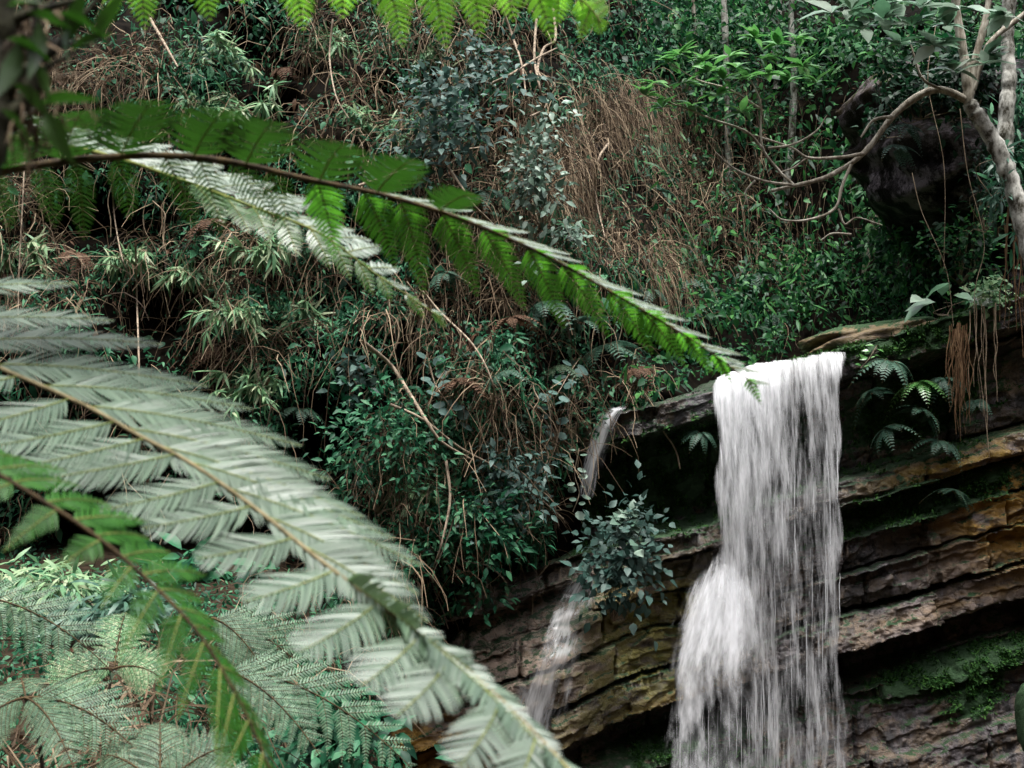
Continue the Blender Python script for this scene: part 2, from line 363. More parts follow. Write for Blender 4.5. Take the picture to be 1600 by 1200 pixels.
PT = np.array([380, 505, 528, 541, 546, 585, 592, 600, 735, 741, 746, 782, 788, 833, 838, 884, 889, 893, 943, 946, 950, 954, 1003, 1007, 1012, 1052, 1060, 1078, 1100, 1180, 1340.])
PO = np.array([-6.5, -5.5, -3.0, .38, .48, .52, .1, -.28, -.45, -.1, .48, .52, .20, .26, .36, .40, .22, .44, .46, .08, .08, .48, .54, .2, -.75, -.5, -.15, .3, .42, .55, .7])
def rock_o(u, v):
    """how far the layered cliff stands out of the plane y = D0 (strata climb to the right)"""
    wob = 10 * (vn(u / 90, v / 300, 31) - .5) + 5 * (vn(u / 28, v / 50, 33) - .5) + 4 * (vn(u / 9, v / 12, 34) - .5)
    tv = v + .29 * (u - 1330) + wob
    o = np.interp(tv, PT, PO)
    lay = np.searchsorted(PT[:-1], tv)
    bw = 120 + 90 * h2(lay, lay * 0 + 5, 41)
    bl = np.floor((u + 400 * h2(lay, lay * 0, 42) + 14 * (vn(u / 30, v / 18, 44) - .5)) / bw)
    fr = (u + 400 * h2(lay, lay * 0, 42)) / bw - bl
    o = o + .40 * (h2(bl, lay, 43) - .5) + .13 * (h2(np.floor(tv / 19 + .5 * vn(u / 60, tv / 20, 66)), np.floor(u / 75 + 2 * vn(u / 40, tv / 40, 67)), 45) - .5) - .15 * np.exp(-(np.minimum(fr, 1 - fr) * bw / 2.4) ** 2)
    o = o + .16 * (fbm(u / 60, v / 45, 51, 5) - .47) + .11 * (fbm(u / 16, tv / 11, 57, 5) - .45)
    o = o + .95 * sst(1000, 860, u) * sst(740, 900, tv)
    o = o + .07 * np.abs(vn(u / 160, tv / 30, 61) - .5)
    return o
def rock_y(u, v): return D0 - rock_o(np.asarray(u, float), np.asarray(v, float))
ru = np.linspace(560, 1960, 620); rv = np.linspace(430, 1330, 600)
RU, RV = np.meshgrid(ru, rv, indexing='ij')
base = P(RU, RV, D0); ro = rock_o(RU, RV); rockV = base.copy(); rockV[..., 1] = D0 - ro
TV = RV + .29 * (RU - 1330)
def blob(u, v, cu, cv, a, b): return np.exp(-((u - cu) / a) ** 2 - ((v - cv) / b) ** 2)
slope = np.gradient(ro, axis=1) / np.gradient(RV, axis=1)   # >0: the face leans out downwards (a ledge top)
moss = .22 * sst(0, .012, slope) + .75 * blob(RU, TV, 1430, 812, 130, 24) + .5 * blob(RU, TV, 1440, 660, 120, 70) + .6 * blob(RU, TV, 1480, 1090, 110, 22) + .45 * blob(RU, TV, 1510, 1135, 40, 28) \
     + .5 * blob(RU, TV, 1030, 630, 90, 30) + .35 * blob(RU, TV, 1380, 540, 120, 12) + .3 * blob(RU, TV, 1180, 650, 90, 80) + .35 * blob(RU, RV, 1090, 1180, 90, 50) + .3 * blob(RU, TV, 1420, 560, 130, 20) + .75 * blob(RU, TV, 1030, 665, 130, 65) + .10
algae = 1.6 * blob(RU, TV, 1000, 900, 110, 90) + .5 * blob(RU, TV, 900, 980, 90, 40) + .5 * blob(RU, TV, 1450, 765, 130, 18) + .4 * blob(RU, TV, 880, 560, 60, 30)
ochre = 1.6 * blob(RU, RV, 1570, 800, 100, 80) + 1.1 * blob(RU, TV, 1470, 765, 110, 16) + .4 * blob(RU, TV, 1480, 980, 140, 12) + 1.3 * blob(RU, RV, 670, 1150, 90, 70) + .7 * blob(RU, TV, 1000, 1000, 140, 14) + .5 * blob(RU, RV, 1000, 930, 60, 40)
pink = 1.4 * blob(RU, RV, 800, 1000, 110, 90) + .5 * blob(RU, TV, 1400, 985, 90, 20) + .3 * blob(RU, TV, 1440, 920, 90, 25)
wet = .6 + .4 * blob(RU, RV, 1220, 850, 130, 400) + .7 * blob(RU, RV, 1290, 760, 70, 30) + .8 * blob(RU, TV, 1060, 570, 90, 30) + .5 * blob(RU, RV, 830, 930, 60, 60) + .5 * blob(RU, TV, 1360, 880, 60, 60) + .5 * blob(RU, RV, 930, 1100, 60, 40)
tag(obj('rock_cliff', [(rockV.reshape(-1, 3), gridF(len(ru), len(rv)))], M['rock'], smooth=True,
        attrs={k: np.clip(a, 0, 1).ravel() for k, a in (('moss', moss), ('algae', algae), ('ochre', ochre), ('pink', pink), ('wet', wet))}), kind='structure')

# depth of the planted slope seen at a photo pixel (coarse table)
tu = np.arange(-60, 1700, 12.); tvv = np.arange(-80, 1300, 12.)
TU, TVg = np.meshgrid(tu, tvv, indexing='ij'); DEP = np.full(TU.shape, 40.0); found = np.zeros(TU.shape, bool)
for yy in np.arange(6.5, 36, .2):
    p = P(TU, TVg, yy)
    hit = (~found) & ((p[..., 1] >= hill_y(p[..., 0], p[..., 2])) | (p[..., 2] <= ground_z(p[..., 0], p[..., 1])))
    DEP[hit] = yy - .1; found |= hit
def dep(u, v):
    a = np.clip((np.asarray(u, float) - tu[0]) / 12, 0, len(tu) - 1.001); b = np.clip((np.asarray(v, float) - tvv[0]) / 12, 0, len(tvv) - 1.001)
    i = a.astype(int); j = b.astype(int); a = a - i; b = b - j
    return (DEP[i, j] * (1 - a) + DEP[i + 1, j] * a) * (1 - b) + (DEP[i, j + 1] * (1 - a) + DEP[i + 1, j + 1] * a) * b
def on_hill(u, v, off=0.0): return P(u, v, dep(u, v) - off)

# ------------------------------------------------------------------ countless cover: dry grass, leaves, forest, moss
def dens(rows):
    g = np.array([[int(c) for c in r] for r in rows], float)
    def f(u, v):
        a = np.clip(u / 100 - .5, 0, 14.999); b = np.clip(v / 100 - .5, 0, 10.999); i = a.astype(int); j = b.astype(int); a = a - i; b = b - j
        return (g[j, i] * (1 - a) + g[j, i + 1] * a) * (1 - b) + (g[j + 1, i] * (1 - a) + g[j + 1, i + 1] * a) * b
    return f
DRY = dens(['3643765543111100', '6553444553232111', '5223533566655212', '6333345657874212', '3334433633442111', '1234546733222112', '1124446632000012',
            '1001236421000001', '1000135410000000', '1011122100000000', '1332222000000000', '4443211000000000'])
GRN = dens(['3235334357888888', '2234445545666625', '2223335545444625', '3335455454345734', '5656566456667665', '4435575466656554', '3224576565400004',
            '3212476763000001', '5211376774000000', '7666565321000000', '5566665200000000', '4455676200000000'])
DRY0 = DRY
def DRY(u, v): return DRY0(u, v) * (1 - .65 * sst(1120, 1300, u))
def rock_edge(v): return np.interp(v, [540, 600, 650, 700, 800, 880, 920, 960, 1080, 1200], [1130, 1060, 980, 900, 870, 850, 760, 700, 650, 620])
def scatter(n, f, pw=1.0, cs=0):
    u = rng.uniform(-50, 1650, n * 3); v = rng.uniform(-60, 1230, n * 3)
    pr = (f(u, v) / 8) ** pw
    clump = fbm(u / 60, v / 60, 77 + int(cs), 3) * 4.0 - 1.42
    ok = rng.random(n * 3) < pr * np.clip(clump, .06, 1.3)
    tvx = v + .29 * (u - 1330)
    for cu, cv, ra, rb, dd in CAVES: ok &= rng.random(n * 3) > .93 * np.exp(-(((u - cu) / ra) ** 2 + ((v - cv) / rb) ** 2) ** 1.5)
    ok &= ~((tvx > 525) & (u > rock_edge(v)))
    return u[ok][:n], v[ok][:n]
def strands(pos, L, wid, d0, grav, seg=5, wob=.25):
    K = len(pos); pts = [pos]; d = nrm(d0); s = (L / seg)[:, None]
    for i in range(seg):
        pts.append(pts[-1] + d * s); d = nrm(d + np.array((0, 0, -1)) * grav + rng.normal(size=(K, 3)) * wob)
    pts = np.stack(pts, 1)
    t = nrm(np.gradient(pts, axis=1)); wv = nrm(np.cross(t, (rng.normal(size=(K, 3)) * .5 + (0, -1, .2))[:, None]))
    wd = wid[:, None] * np.linspace(1, .45, seg + 1)[None]
    V = np.stack([pts - wv * wd[..., None], pts + wv * wd[..., None]], 2).reshape(-1, 3)
    i = np.arange(seg) * 2; q = np.stack([i, i + 1, i + 3, i + 2], -1)
    F = (q[None] + (np.arange(K) * (seg + 1) * 2)[:, None, None]).reshape(-1, 4)
    return V, F
u, v = scatter(42000, DRY, 1.4, 5); K = len(u)
pos = on_hill(u, v, rng.uniform(-.05, .85, K))
g1 = strands(pos, rng.uniform(.25, 1.3, K), rng.uniform(.003, .008, K), rng.normal(size=(K, 3)) * .6 + (0, -.3, .2), .55)
u = rng.normal(1030, 95, 9000); v = rng.uniform(120, 430, 9000); ok = rng.random(9000) < np.clip(fbm(u / 50, v / 140, 93, 3) * 3 - .9, 0, 1); u, v = u[ok], v[ok]; K = len(u)
g2 = strands(on_hill(u, v, rng.uniform(.2, .9, K)), rng.uniform(.5, 1.5, K), rng.uniform(.003, .006, K), rng.normal(size=(K, 3)) * .35 + (0, -.3, -.4), .8, 5, .14)
tag(obj('dry_grass', [g1, g2], M['dead']), 'tangled brown dry grass and dead stems hanging all over the slope', 'dry grass', kind='stuff')
u, v = scatter(5000, DRY); K = len(u); pos = on_hill(u, v, rng.uniform(0, .45, K))
tag(obj('dead_leaves', [inst(leafT(.16, .12, .3), pos, orient(rng.normal(size=(K, 3)) * .6 + (0, -.2, -.9), rng.normal(size=(K, 3)) * .4 + (0, -1, .4)), rng.uniform(.07, .2, K))], M['dead_leaf']),
    'curled reddish brown dead leaves caught in the slope plants', 'dead leaves', kind='stuff')
def leaves(u, v, T, smin, smax, off, dn=(0, -.5, .75), dd=(0, -.5, -.5), k=.55):
    K = len(u); pos = on_hill(u, v, off)
    d = rng.normal(size=(K, 3)) * .7 + np.array(dd); n = rng.normal(size=(K, 3)) * k + np.array(dn)
    sc = rng.uniform(smin, smax, K) * np.maximum(pos[:, 1] / 18, .62)
    return inst(T, pos, orient(d, n), sc)
left = lambda a, b: GRN(a, b) * sst(1250, 1050, a)
right = lambda a, b: GRN(a, b) * sst(950, 1150, a)
def cl(n, f, pw=1.0):
    u, v = scatter(n, f, pw, n // 100); return u, v, rng.uniform(-.1, .75, len(u)) * (.6 + fbm(u / 30, v / 30, 5, 2))
parts = []
for T, n, a, b in ((leafT(.17), 80000, .05, .12), (leafT(.26), 46000, .045, .11), (bladeT(.09), 36000, .09, .2), (leafT(.24), 4000, .14, .24)):
    u, v, o = cl(n, left, 1.2); parts.append(leaves(u, v, T, a, b, o))
tag(obj('slope_leaves', parts, M['teal_leaf']), 'dark bluish green creeper leaves matted over the steep slope', 'ground cover', kind='stuff')
parts = []
for T, n, a, b in ((leafT(.2), 62000, .05, .12), (leafT(.3), 26000, .06, .17), (bladeT(.09), 34000, .1, .24)):
    u, v, o = cl(n, right, .9); parts.append(leaves(u, v, T, a, b, o * 3.0))
tag(obj('forest_undergrowth', parts, M['forest_leaf']), 'dense dark forest undergrowth rising behind the waterfall', 'undergrowth', kind='stuff')
# moss cushions: tiny leaves standing on the mossy ledges
mk = (np.clip(moss, 0, 1) * (rng.random(moss.shape) < .75)) > .38
mk &= fbm(RU / 16, RV / 16, 91, 3) > .42
mp_ = rockV[mk]; mp_ = np.repeat(mp_, 3, 0) + rng.normal(size=(len(mp_) * 3, 3)) * .016
K = len(mp_)
tag(obj('moss', [inst(bladeT(.22, .2), mp_, orient(rng.normal(size=(K, 3)) * .6 + (0, -.8, .3), rng.normal(size=(K, 3)) * .5 + (0, -.3, 1)), rng.uniform(.02, .065, K))], M['moss']),
    'dark green moss cushions growing along the wet rock ledges', 'moss', kind='stuff')

# ------------------------------------------------------------------ waterfall
def sheet(u0, u1, v, y, nu, cover, seed=0, wob=.0):
    """falling sheet between edge columns u0(v), u1(v) at distance y(s,v)"""
    s = np.linspace(0, 1, nu)[:, None]; vv = np.asarray(v)[None]
    U = np.asarray(u0)[None] * (1 - s) + np.asarray(u1)[None] * s
    Y = y(s, vv + 0 * s, U); Y = Y + wob * (fbm(U / 14 + seed * 9, vv / 160, 11 + seed, 3) - .45)
    p = P(U, vv + 0 * s, Y)
    fl = np.stack([p[..., 0] + seed * 3.1, p[..., 2], 0 * s + seed * 5.3 + 0 * vv], -1)
    return (p.reshape(-1, 3), gridF(nu, len(v))), {'flow': fl.reshape(-1, 3), 'cover': np.clip(cover(s, vv, U) + 0 * U, -2, 2).ravel()}
def lip_v(u): return np.interp(u, [1110, 1122, 1180, 1240, 1300, 1322], [600, 586, 566, 558, 546, 548])
edge = lambda s, k: np.minimum(sst(0, k, s), sst(1, 1 - k, s))
wf = thing('waterfall', 'main white waterfall plunging over the rock lip and fanning out below', 'waterfall', P(1220, 1250, 17.0))
vv = np.concatenate([np.linspace(520, 620, 24)[:-1], np.linspace(620, 1290, 120)])
for k in range(3):
    def yf(s, v, U, k=k):
        lv = lip_v(U); drop = np.maximum(v - lv, 0); back = np.maximum(lv - v, 0)
        return 17.27 - .012 * np.sqrt(np.minimum(drop, 40)) - .018 * np.sqrt(drop) * (1 + .25 * k) - .05 * k + back * .12
    def cf(s, v, U, k=k):
        lv = lip_v(U)
        c = .10 - 3.0 * sst(lv + 3, lv - 6, v) + .12 * sst(0, 14, v - lv) - .19 * sst(10, 130, v - lv) - .02 * sst(200, 600, v - lv)
        return c - .7 * (1 - edge(s + .02 * np.sin(v / 23), .06)) + .05 * np.sin(U / 17 + k) - .08 * k + .26 * sst(1290, 1150, U) * sst(1010, 760, v)
    u0 = np.interp(vv, [545, 830, 1000, 1290], [1116, 1118, 1120, 1125]) - 3 * k; u1 = np.interp(vv, [545, 700, 850, 1000, 1290], [1324, 1318, 1322, 1318, 1345]) + 2 * k
    g, at = sheet(u0, u1, vv, yf, 90, cf, k, .12)
    obj('water_curtain', [g], M['water'], wf, attrs=at, smooth=True)
vv = np.linspace(815, 1290, 90)
for k in range(3):
    def yf(s, v, U, k=k): return 17.25 - .012 * np.maximum(v - 830, 0) ** .75 - .08 * k - .16 * np.sin(s * math.pi) * sst(820, 900, v)
    def cf(s, v, U, k=k): return .26 * blob(U, v, 1145, 935, 60, 110) + .27 - .20 * sst(960, 1120, v) - .8 * (1 - sst(0, .34, s) * sst(1, .5, s)) - 1.1 * sst(925, 818, v) - .05 * k
    u0 = np.interp(vv, [815, 850, 900, 960, 1050, 1290], [1122, 1098, 1064, 1030, 985, 950]) + 8 * k; u1 = np.interp(vv, [815, 900, 960, 1100, 1290], [1165, 1205, 1230, 1270, 1300]); u0 = u0 - 26 * (k == 2); u1 = u1 + 30 * (k == 2)
    g, at = sheet(u0, u1, vv, yf, 70, cf, 10 + k, .15)
    # fan lines spread from the ledge: flow coordinate follows the spread
    fl = at['flow'].reshape(70, len(vv), 3); fl[..., 0] = np.linspace(0, .8, 70)[:, None] + k * 7
    at['flow'] = fl.reshape(-1, 3)
    obj('splash_fan', [g], M['water' if k < 2 else 'mist'], wf, attrs=at, smooth=True)
# single drips and strings of drops under the overhang
for k in range(40):
    uu = rng.uniform(1035, 1318); va = 1085 - .25 * (uu - 1060) + rng.uniform(-10, 40); vb = va + rng.uniform(60, 190)
    if uu > 1210: va = rng.uniform(620, 1050); vb = va + rng.uniform(60, 160)
    q = np.linspace(0, 1, 9); pts = P(uu + np.cumsum(rng.normal(size=9)) * .5, va + (vb - va) * q, 16.85 - .1 * q)
    g = tube(pts, rng.uniform(.003, .007) * np.sin(np.linspace(.25, 3.0, 9)), 5)
    n = len(g[0]); obj('water_strand', [g], M['veil'], wf, smooth=True, attrs={'flow': g[0] * (1, 1, 1), 'cover': np.full(n, .55)})
def stream(label, cu, cv, hw, off, cov, lo, seed, n=26):
    t = np.linspace(0, 1, 70); c = catmull(np.stack([cu, cv], -1), 70); hwv = np.interp(t, np.linspace(0, 1, len(hw)), hw)
    s = np.linspace(-1, 1, n)[:, None]; U = c[None, :, 0] + s * hwv[None]; Vv = c[None, :, 1] + 0 * s
    Y = np.minimum(rock_y(U, Vv), rock_y(U, Vv + 8)); 
    for _ in range(3): Y[:, 1:-1] = (Y[:, :-2] + Y[:, 1:-1] + Y[:, 2:]) / 3
    Y = np.minimum.accumulate(Y, axis=1) - off - .03 * (1 - s ** 2); p = P(U, Vv, Y)
    th = thing('small_cascade', label, 'waterfall', p[n // 2, -1], 'thin side cascades left of the main waterfall')
    L = np.concatenate([[0], np.cumsum(np.linalg.norm(np.diff(p[n // 2], axis=0), axis=1))])
    fl = np.stack([s * .4 + seed + 0 * U, -L[None] + 0 * U, 0 * U + seed], -1)
    cover = cov - (1.0 + .15 * (seed > 4)) * np.abs(s) ** (.8 + .6 * (seed > 4)) - .8 * sst(.9, 1, t)[None] - .5 * sst(.06, 0, t)[None] + 0 * U
    obj('water_veil', [(p.reshape(-1, 3), gridF(n, 70))], M['veil'], th, attrs={'flow': fl.reshape(-1, 3), 'cover': cover.ravel()}, smooth=True)
stream('narrow upper cascade dropping from the grassy lip into a mossy hollow', [972, 950, 932, 920, 914], [632, 655, 700, 745, 790], [20, 32, 36, 34, 30], .12, .56, 0, 3)
stream('lower cascade spreading thinly over the pale pinkish slab', [915, 895, 878, 860, 845, 832], [895, 935, 985, 1040, 1100, 1170], [34, 66, 90, 95, 90, 60], .07, .34, 0, 6)

# ------------------------------------------------------------------ boulders
def boulder(name, label, u, v, y, rad, mat, seed, moss_=.3, tilt=0.0, amp=.22):
    n, m = 60, 40; th = np.linspace(0, 2 * math.pi, n)[:, None]; ph = np.linspace(-math.pi / 2, math.pi / 2, m)[None]
    d = np.stack([np.cos(th) * np.cos(ph), np.sin(th) * np.cos(ph), np.sin(ph) + 0 * th], -1)
    d = np.sign(d) * np.abs(d) ** .75
    r = 1 + amp * 2 * (fbm(d[..., 0] * 2 + seed, d[..., 2] * 2.2 + d[..., 1] * 1.3, seed, 5) - .47)
    r[-1] = r[0]
    p = d * r[..., None] * np.array(rad)
    p[..., 2] += p[..., 0] * tilt
    up = d[..., 2]
    c = P(u, v, y)
    o = obj(name, [(p.reshape(-1, 3) + c, gridF(n, m))], M[mat], loc=c, smooth=True,
            attrs={'moss': np.clip(moss_ + .5 * up, 0, 1).ravel(), 'algae': np.full(up.size, .2), 'ochre': np.full(up.size, .25 if mat == 'rock' else .0), 'pink': np.full(up.size, .1 if mat == 'rock' else 0.), 'wet': np.full(up.size, .5)})
    return tag(o, label, 'rock')
boulder('boulder', 'long flat mossy boulder lying on the lip right of the falling water', 1375, 530, 18.1, (.9, .5, .22), 'rock', 3, .0, .16, .42)
OV = np.array([50, 65, 95, 120, 150, 160, 215, 248, 290, 318, 323, 340, 356, 363, 380, 420, 480.])
OL = np.array([1425, 1400, 1372, 1354, 1366, 1382, 1386, 1412, 1424, 1445, 1488, 1506, 1500, 1520, 1550, 1545, 1560.])
OF = np.array([19.6, 19.2, 18.7, 18.4, 18.5, 18.9, 18.1, 18.0, 18.1, 18.4, 18.6, 18.7, 18.8, 19.1, 19.2, 19.0, 18.8])
ov = np.concatenate([np.linspace(50, 310, 70), np.linspace(313, 480, 60)]); th = np.linspace(0, 2 * math.pi, 90)
oc = np.cos(th); os_ = np.sin(th); oc = np.sign(oc) * np.abs(oc) ** .55; os_ = np.sign(os_) * np.abs(os_) ** .55
ul = np.interp(ov, OV, OL)[:, None]; yfr = np.interp(ov, OV, OF)[:, None]
cu_ = (ul + 1760) / 2 + (1760 - ul) / 2 * oc[None]; cy_ = (yfr + 21.2) / 2 + (21.2 - yfr) / 2 * os_[None]
pz = P(cu_, ov[:, None] + 0 * cu_, 18.4); pv = np.stack([pz[..., 0], cy_, pz[..., 2]], -1)
q = pv[:, :, 0] + pv[:, :, 1] * .8
dsp = .9 * (fbm(q * 1.3, pv[..., 2] * 1.6, 71, 5) - .47) + .25 * (vn(q * .7 + 9, pv[..., 2] * 5.5, 72) - .5) + .25 * (fbm(q * 3, pv[..., 2] * 4, 73, 5) - .45)
pv[..., 0] += dsp * oc[None] * -.7; pv[..., 1] += dsp * .9 * np.sign(os_)[None]; pv[:, -1] = pv[:, 0]
c0 = P(1500, 480, 19.0); nO = len(ov)
caps = [(np.vstack([pv[i], pv[i].mean(0)]), np.array([(j, (j + 1) % 90, 90) for j in range(90)])) for i in (0, nO - 1)]
pv_ = pv.reshape(-1, 3); mo_ = np.clip(.35 * blob(cu_, ov[:, None], 1400, 110, 50, 28) + .25 * blob(cu_, ov[:, None], 1450, 190, 60, 30), 0, 1).ravel()
def pad(a): return np.concatenate([a, np.zeros(182)])
tag(obj('overhanging_rock', [(pv_, gridF(nO, 90))] + caps, M['shade_painted_rock'], loc=c0, smooth=True, attrs={'moss': pad(mo_), 'algae': pad(mo_ * .3), 'ochre': pad(mo_ * 0), 'pink': pad(mo_ * .2), 'wet': pad(mo_ * 0)}),
    'huge overhanging rock, shade painted in near black, behind the lichen covered leaning trunk', 'rock')
boulder('boulder', 'small bright green mossy boulder cut by the right frame edge', 1612, 1125, 16.6, (.16, .2, .4), 'rock', 17, 1.0, 0)

# ------------------------------------------------------------------ fern fronds
def pinna_geo(base, tip, T, up, plen, n, wfac=.46, beta=.5, sag=.0, fwd=.0, curl=0.0, mrad=.002, tri=0):
    """one pinna: midrib + two rows of pinnules, base -> tip, spread along T"""
    base = np.asarray(base, float); tip = np.asarray(tip, float); ax = tip - base; L = np.linalg.norm(ax)
    mid = (base + tip) / 2 + np.array(T) * fwd * L + np.array((0, 0, 1)) * sag * L
    s = np.linspace(.05, .985, n)
    def bz(s): s = s[:, None]; return base * (1 - s) ** 2 + 2 * mid * s * (1 - s) + tip * s ** 2
    c = bz(s); a = nrm(2 * (1 - s)[:, None] * (mid - base) + 2 * s[:, None] * (tip - mid))
    Wv = nrm(T - (a @ np.array(T))[:, None] * a); N = np.cross(a, Wv); sg = np.sign((N @ np.asarray(up)).mean()) or 1; N = N * sg
    f = np.minimum(1, .55 + s * 3) * (1 - s ** 2.3) ** .8 + .05
    if tri: f = (1 - s) ** .75 * 1.05 + .04
    ln = plen * f * rng.uniform(.93, 1.05, n); hw = L * .935 / (n - 1) * wfac
    q = np.array([0, .12, .35, .6, .82, 1.0]); hwq = np.array([.75, 1, 1, .85, .55, .05])
    out = []
    for side in (-1, 1):
        d = nrm(Wv * side * math.cos(beta) + a * math.sin(beta) + rng.normal(size=(n, 3)) * .035)
        e = nrm(a - np.sum(a * d, -1, keepdims=True) * d)
        tw = rng.normal(size=n)[:, None] * .12
        cen = c[:, None] + d[:, None] * (ln[:, None] * q)[..., None] + e[:, None] * (ln[:, None] * .12 * q ** 2)[..., None] - N[:, None] * (ln[:, None] * (.06 + curl) * q ** 2)[..., None]
        w_ = hw * hwq * np.minimum(1, .35 + f)[:, None]
        e2 = e + N * tw
        lft = cen - e2[:, None] * w_[..., None] - N[:, None] * (w_ * .3)[..., None]; rgt = cen + e2[:, None] * w_[..., None] - N[:, None] * (w_ * .3)[..., None]
        V = np.stack([lft, cen, rgt], 2).reshape(-1, 3)
        k = np.arange(5)[:, None] * 3 + np.arange(2)[None]
        F = np.stack([k, k + 1, k + 4, k + 3], -1).reshape(-1, 4)
        out.append((V, (F[None] + (np.arange(n) * 18)[:, None, None]).reshape(-1, 4), 0))
    st = np.linspace(0, 1, 10); V, F = tube(bz(st), mrad * np.linspace(1, .35, 10), 4)
    out.append((V, F, 1))
    return out
def px_frond(label, rach, r0, r1, sides, mat, rmat, ribmat=None, group=None, plane=None, **kw):
    """foreground frond: rachis pixel/distance path; sides = list of dicts with key tips relative to the rachis"""
    ctrl = catmull(rach, 80)
    if plane is not None:
        pp, pn = P(*plane[0]), nrm(np.array(plane[1], float))
        def put(u, v, off=0.0):
            d = P(u, v, 1.0) - CAM; k = np.sum((pp - CAM) * pn) / np.sum(d * pn, -1); return CAM + d * (k + off)[..., None] if np.ndim(k) else CAM + d * (k + off)
        pts = put(ctrl[:, 0], ctrl[:, 1], np.zeros(80))
    else:
        pts = P(ctrl[:, 0], ctrl[:, 1], ctrl[:, 2])
    th = thing('fern_frond', label, 'fern frond', pts[0], group)
    V, F = tube(pts, np.linspace(r0, r1, 80), 7); obj('stalk', [(V, F)], M[rmat], th, smooth=True)
    tan = nrm(np.gradient(pts, axis=0))
    for sd in sides:
        key = np.array(sd['tips'], float); n = sd['n']
        for i in range(n):
            t = sd.get('t0', 0) + (sd.get('t1', 1) - sd.get('t0', 0)) * (i + rng.uniform(-.12, .12)) / (n - 1); t = min(max(t, 0), 1)
            j = min(int(t * 79), 78); f = t * 79 - j; b = pts[j] * (1 - f) + pts[j + 1] * f; bu, bv = to_px(b)
            du, dv, dd = (np.interp(t, key[:, 0], key[:, c]) for c in (1, 2, 3)); jit = rng.normal(size=2) * sd.get('jit', 4)
            if plane is not None: tip = put(bu + du + jit[0], bv + dv + jit[1], dd)
            else: tip = P(bu + du + jit[0], bv + dv + jit[1], b[1] + dd)
            pl = np.interp(t, *sd['plen']); nn = int(np.clip(sd['np'] * np.linalg.norm(tip - b) / sd['lref'], 8, 60))
            g = pinna_geo(b, tip, tan[j], sd.get('up', (0, -.3, 1)), pl, nn, sd.get('wfac', .46), sd.get('beta', .5), sd.get('sag', 0), sd.get('fwd', 0), sd.get('curl', 0), sd.get('mrad', .0016), sd.get('tri', 0))
            obj('pinna', g, [M[sd.get('mat', mat)], M[ribmat or rmat]], th)
FG = 'fern fronds hanging in the foreground'
# B: the big pale frond
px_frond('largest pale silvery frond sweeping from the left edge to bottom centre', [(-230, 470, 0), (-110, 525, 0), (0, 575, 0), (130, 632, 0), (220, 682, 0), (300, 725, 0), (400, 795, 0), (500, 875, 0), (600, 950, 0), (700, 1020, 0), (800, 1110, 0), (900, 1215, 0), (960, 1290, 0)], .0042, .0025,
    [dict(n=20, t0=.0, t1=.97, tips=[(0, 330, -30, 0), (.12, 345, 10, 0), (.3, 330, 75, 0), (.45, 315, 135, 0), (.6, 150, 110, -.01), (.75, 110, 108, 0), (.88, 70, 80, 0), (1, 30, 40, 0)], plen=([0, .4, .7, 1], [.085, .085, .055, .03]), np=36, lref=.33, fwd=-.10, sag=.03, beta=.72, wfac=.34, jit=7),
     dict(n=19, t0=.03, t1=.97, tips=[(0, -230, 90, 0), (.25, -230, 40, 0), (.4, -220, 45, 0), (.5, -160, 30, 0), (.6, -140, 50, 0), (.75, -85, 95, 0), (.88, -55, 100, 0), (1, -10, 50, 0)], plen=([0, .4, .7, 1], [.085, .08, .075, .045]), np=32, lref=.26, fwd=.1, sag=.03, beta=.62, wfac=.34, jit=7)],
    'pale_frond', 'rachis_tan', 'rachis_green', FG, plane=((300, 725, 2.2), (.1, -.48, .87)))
# A: dark stalked frond across the middle
px_frond('long green frond with dark stalk crossing above the pale one towards the fall', [(-90, 285, 2.5), (0, 268, 2.5), (120, 250, 2.52), (250, 243, 2.55), (360, 253, 2.58), (480, 280, 2.62), (600, 305, 2.66), (720, 342, 2.7), (850, 398, 2.75), (970, 465, 2.8), (1080, 530, 2.85), (1185, 605, 2.9)], .0085, .0012,
    [dict(n=8, t0=.08, t1=.62, tips=[(0, 40, -75, -.2), (.3, 45, -80, -.2), (.5, 50, -55, -.2), (.62, 60, -30, -.15)], plen=([0, .5, .7], [.09, .08, .035]), np=19, wfac=.46, beta=.25, jit=8, lref=.2, up=(0, .3, -1), sag=.1, curl=.1, mrad=.0022, mat='dark_frond'),
     dict(n=24, t0=.5, t1=.985, tips=[(.5, 95, 8, .25), (.8, 90, 34, .2), (1, 25, 12, .05)], plen=([.5, 1], [.034, .010]), jit=7, np=26, lref=.25, sag=.0, mat='painted_sheen_frond'),
     dict(n=12, t0=.47, t1=.985, tips=[(0, 10, 100, .12), (.3, 30, 125, .12), (.5, 45, 135, .1), (.75, 75, 115, .08), (.9, 50, 70, .06), (1, 15, 25, .02)], plen=([0, .5, .8, 1], [.05, .054, .044, .016]), np=18, lref=.17, sag=.06, fwd=.05, wfac=.32, jit=9, tri=1),
     dict(n=10, t0=.04, t1=.46, tips=[(0, 5, 95, .1), (.3, 25, 110, .1), (.5, 45, 125, .1)], plen=([0, .5], [.034, .042]), np=18, lref=.17, sag=.06, fwd=.05, wfac=.2, jit=14, mat='dark_frond')],
    'green_frond', 'rachis_dark', 'rachis_green', FG)
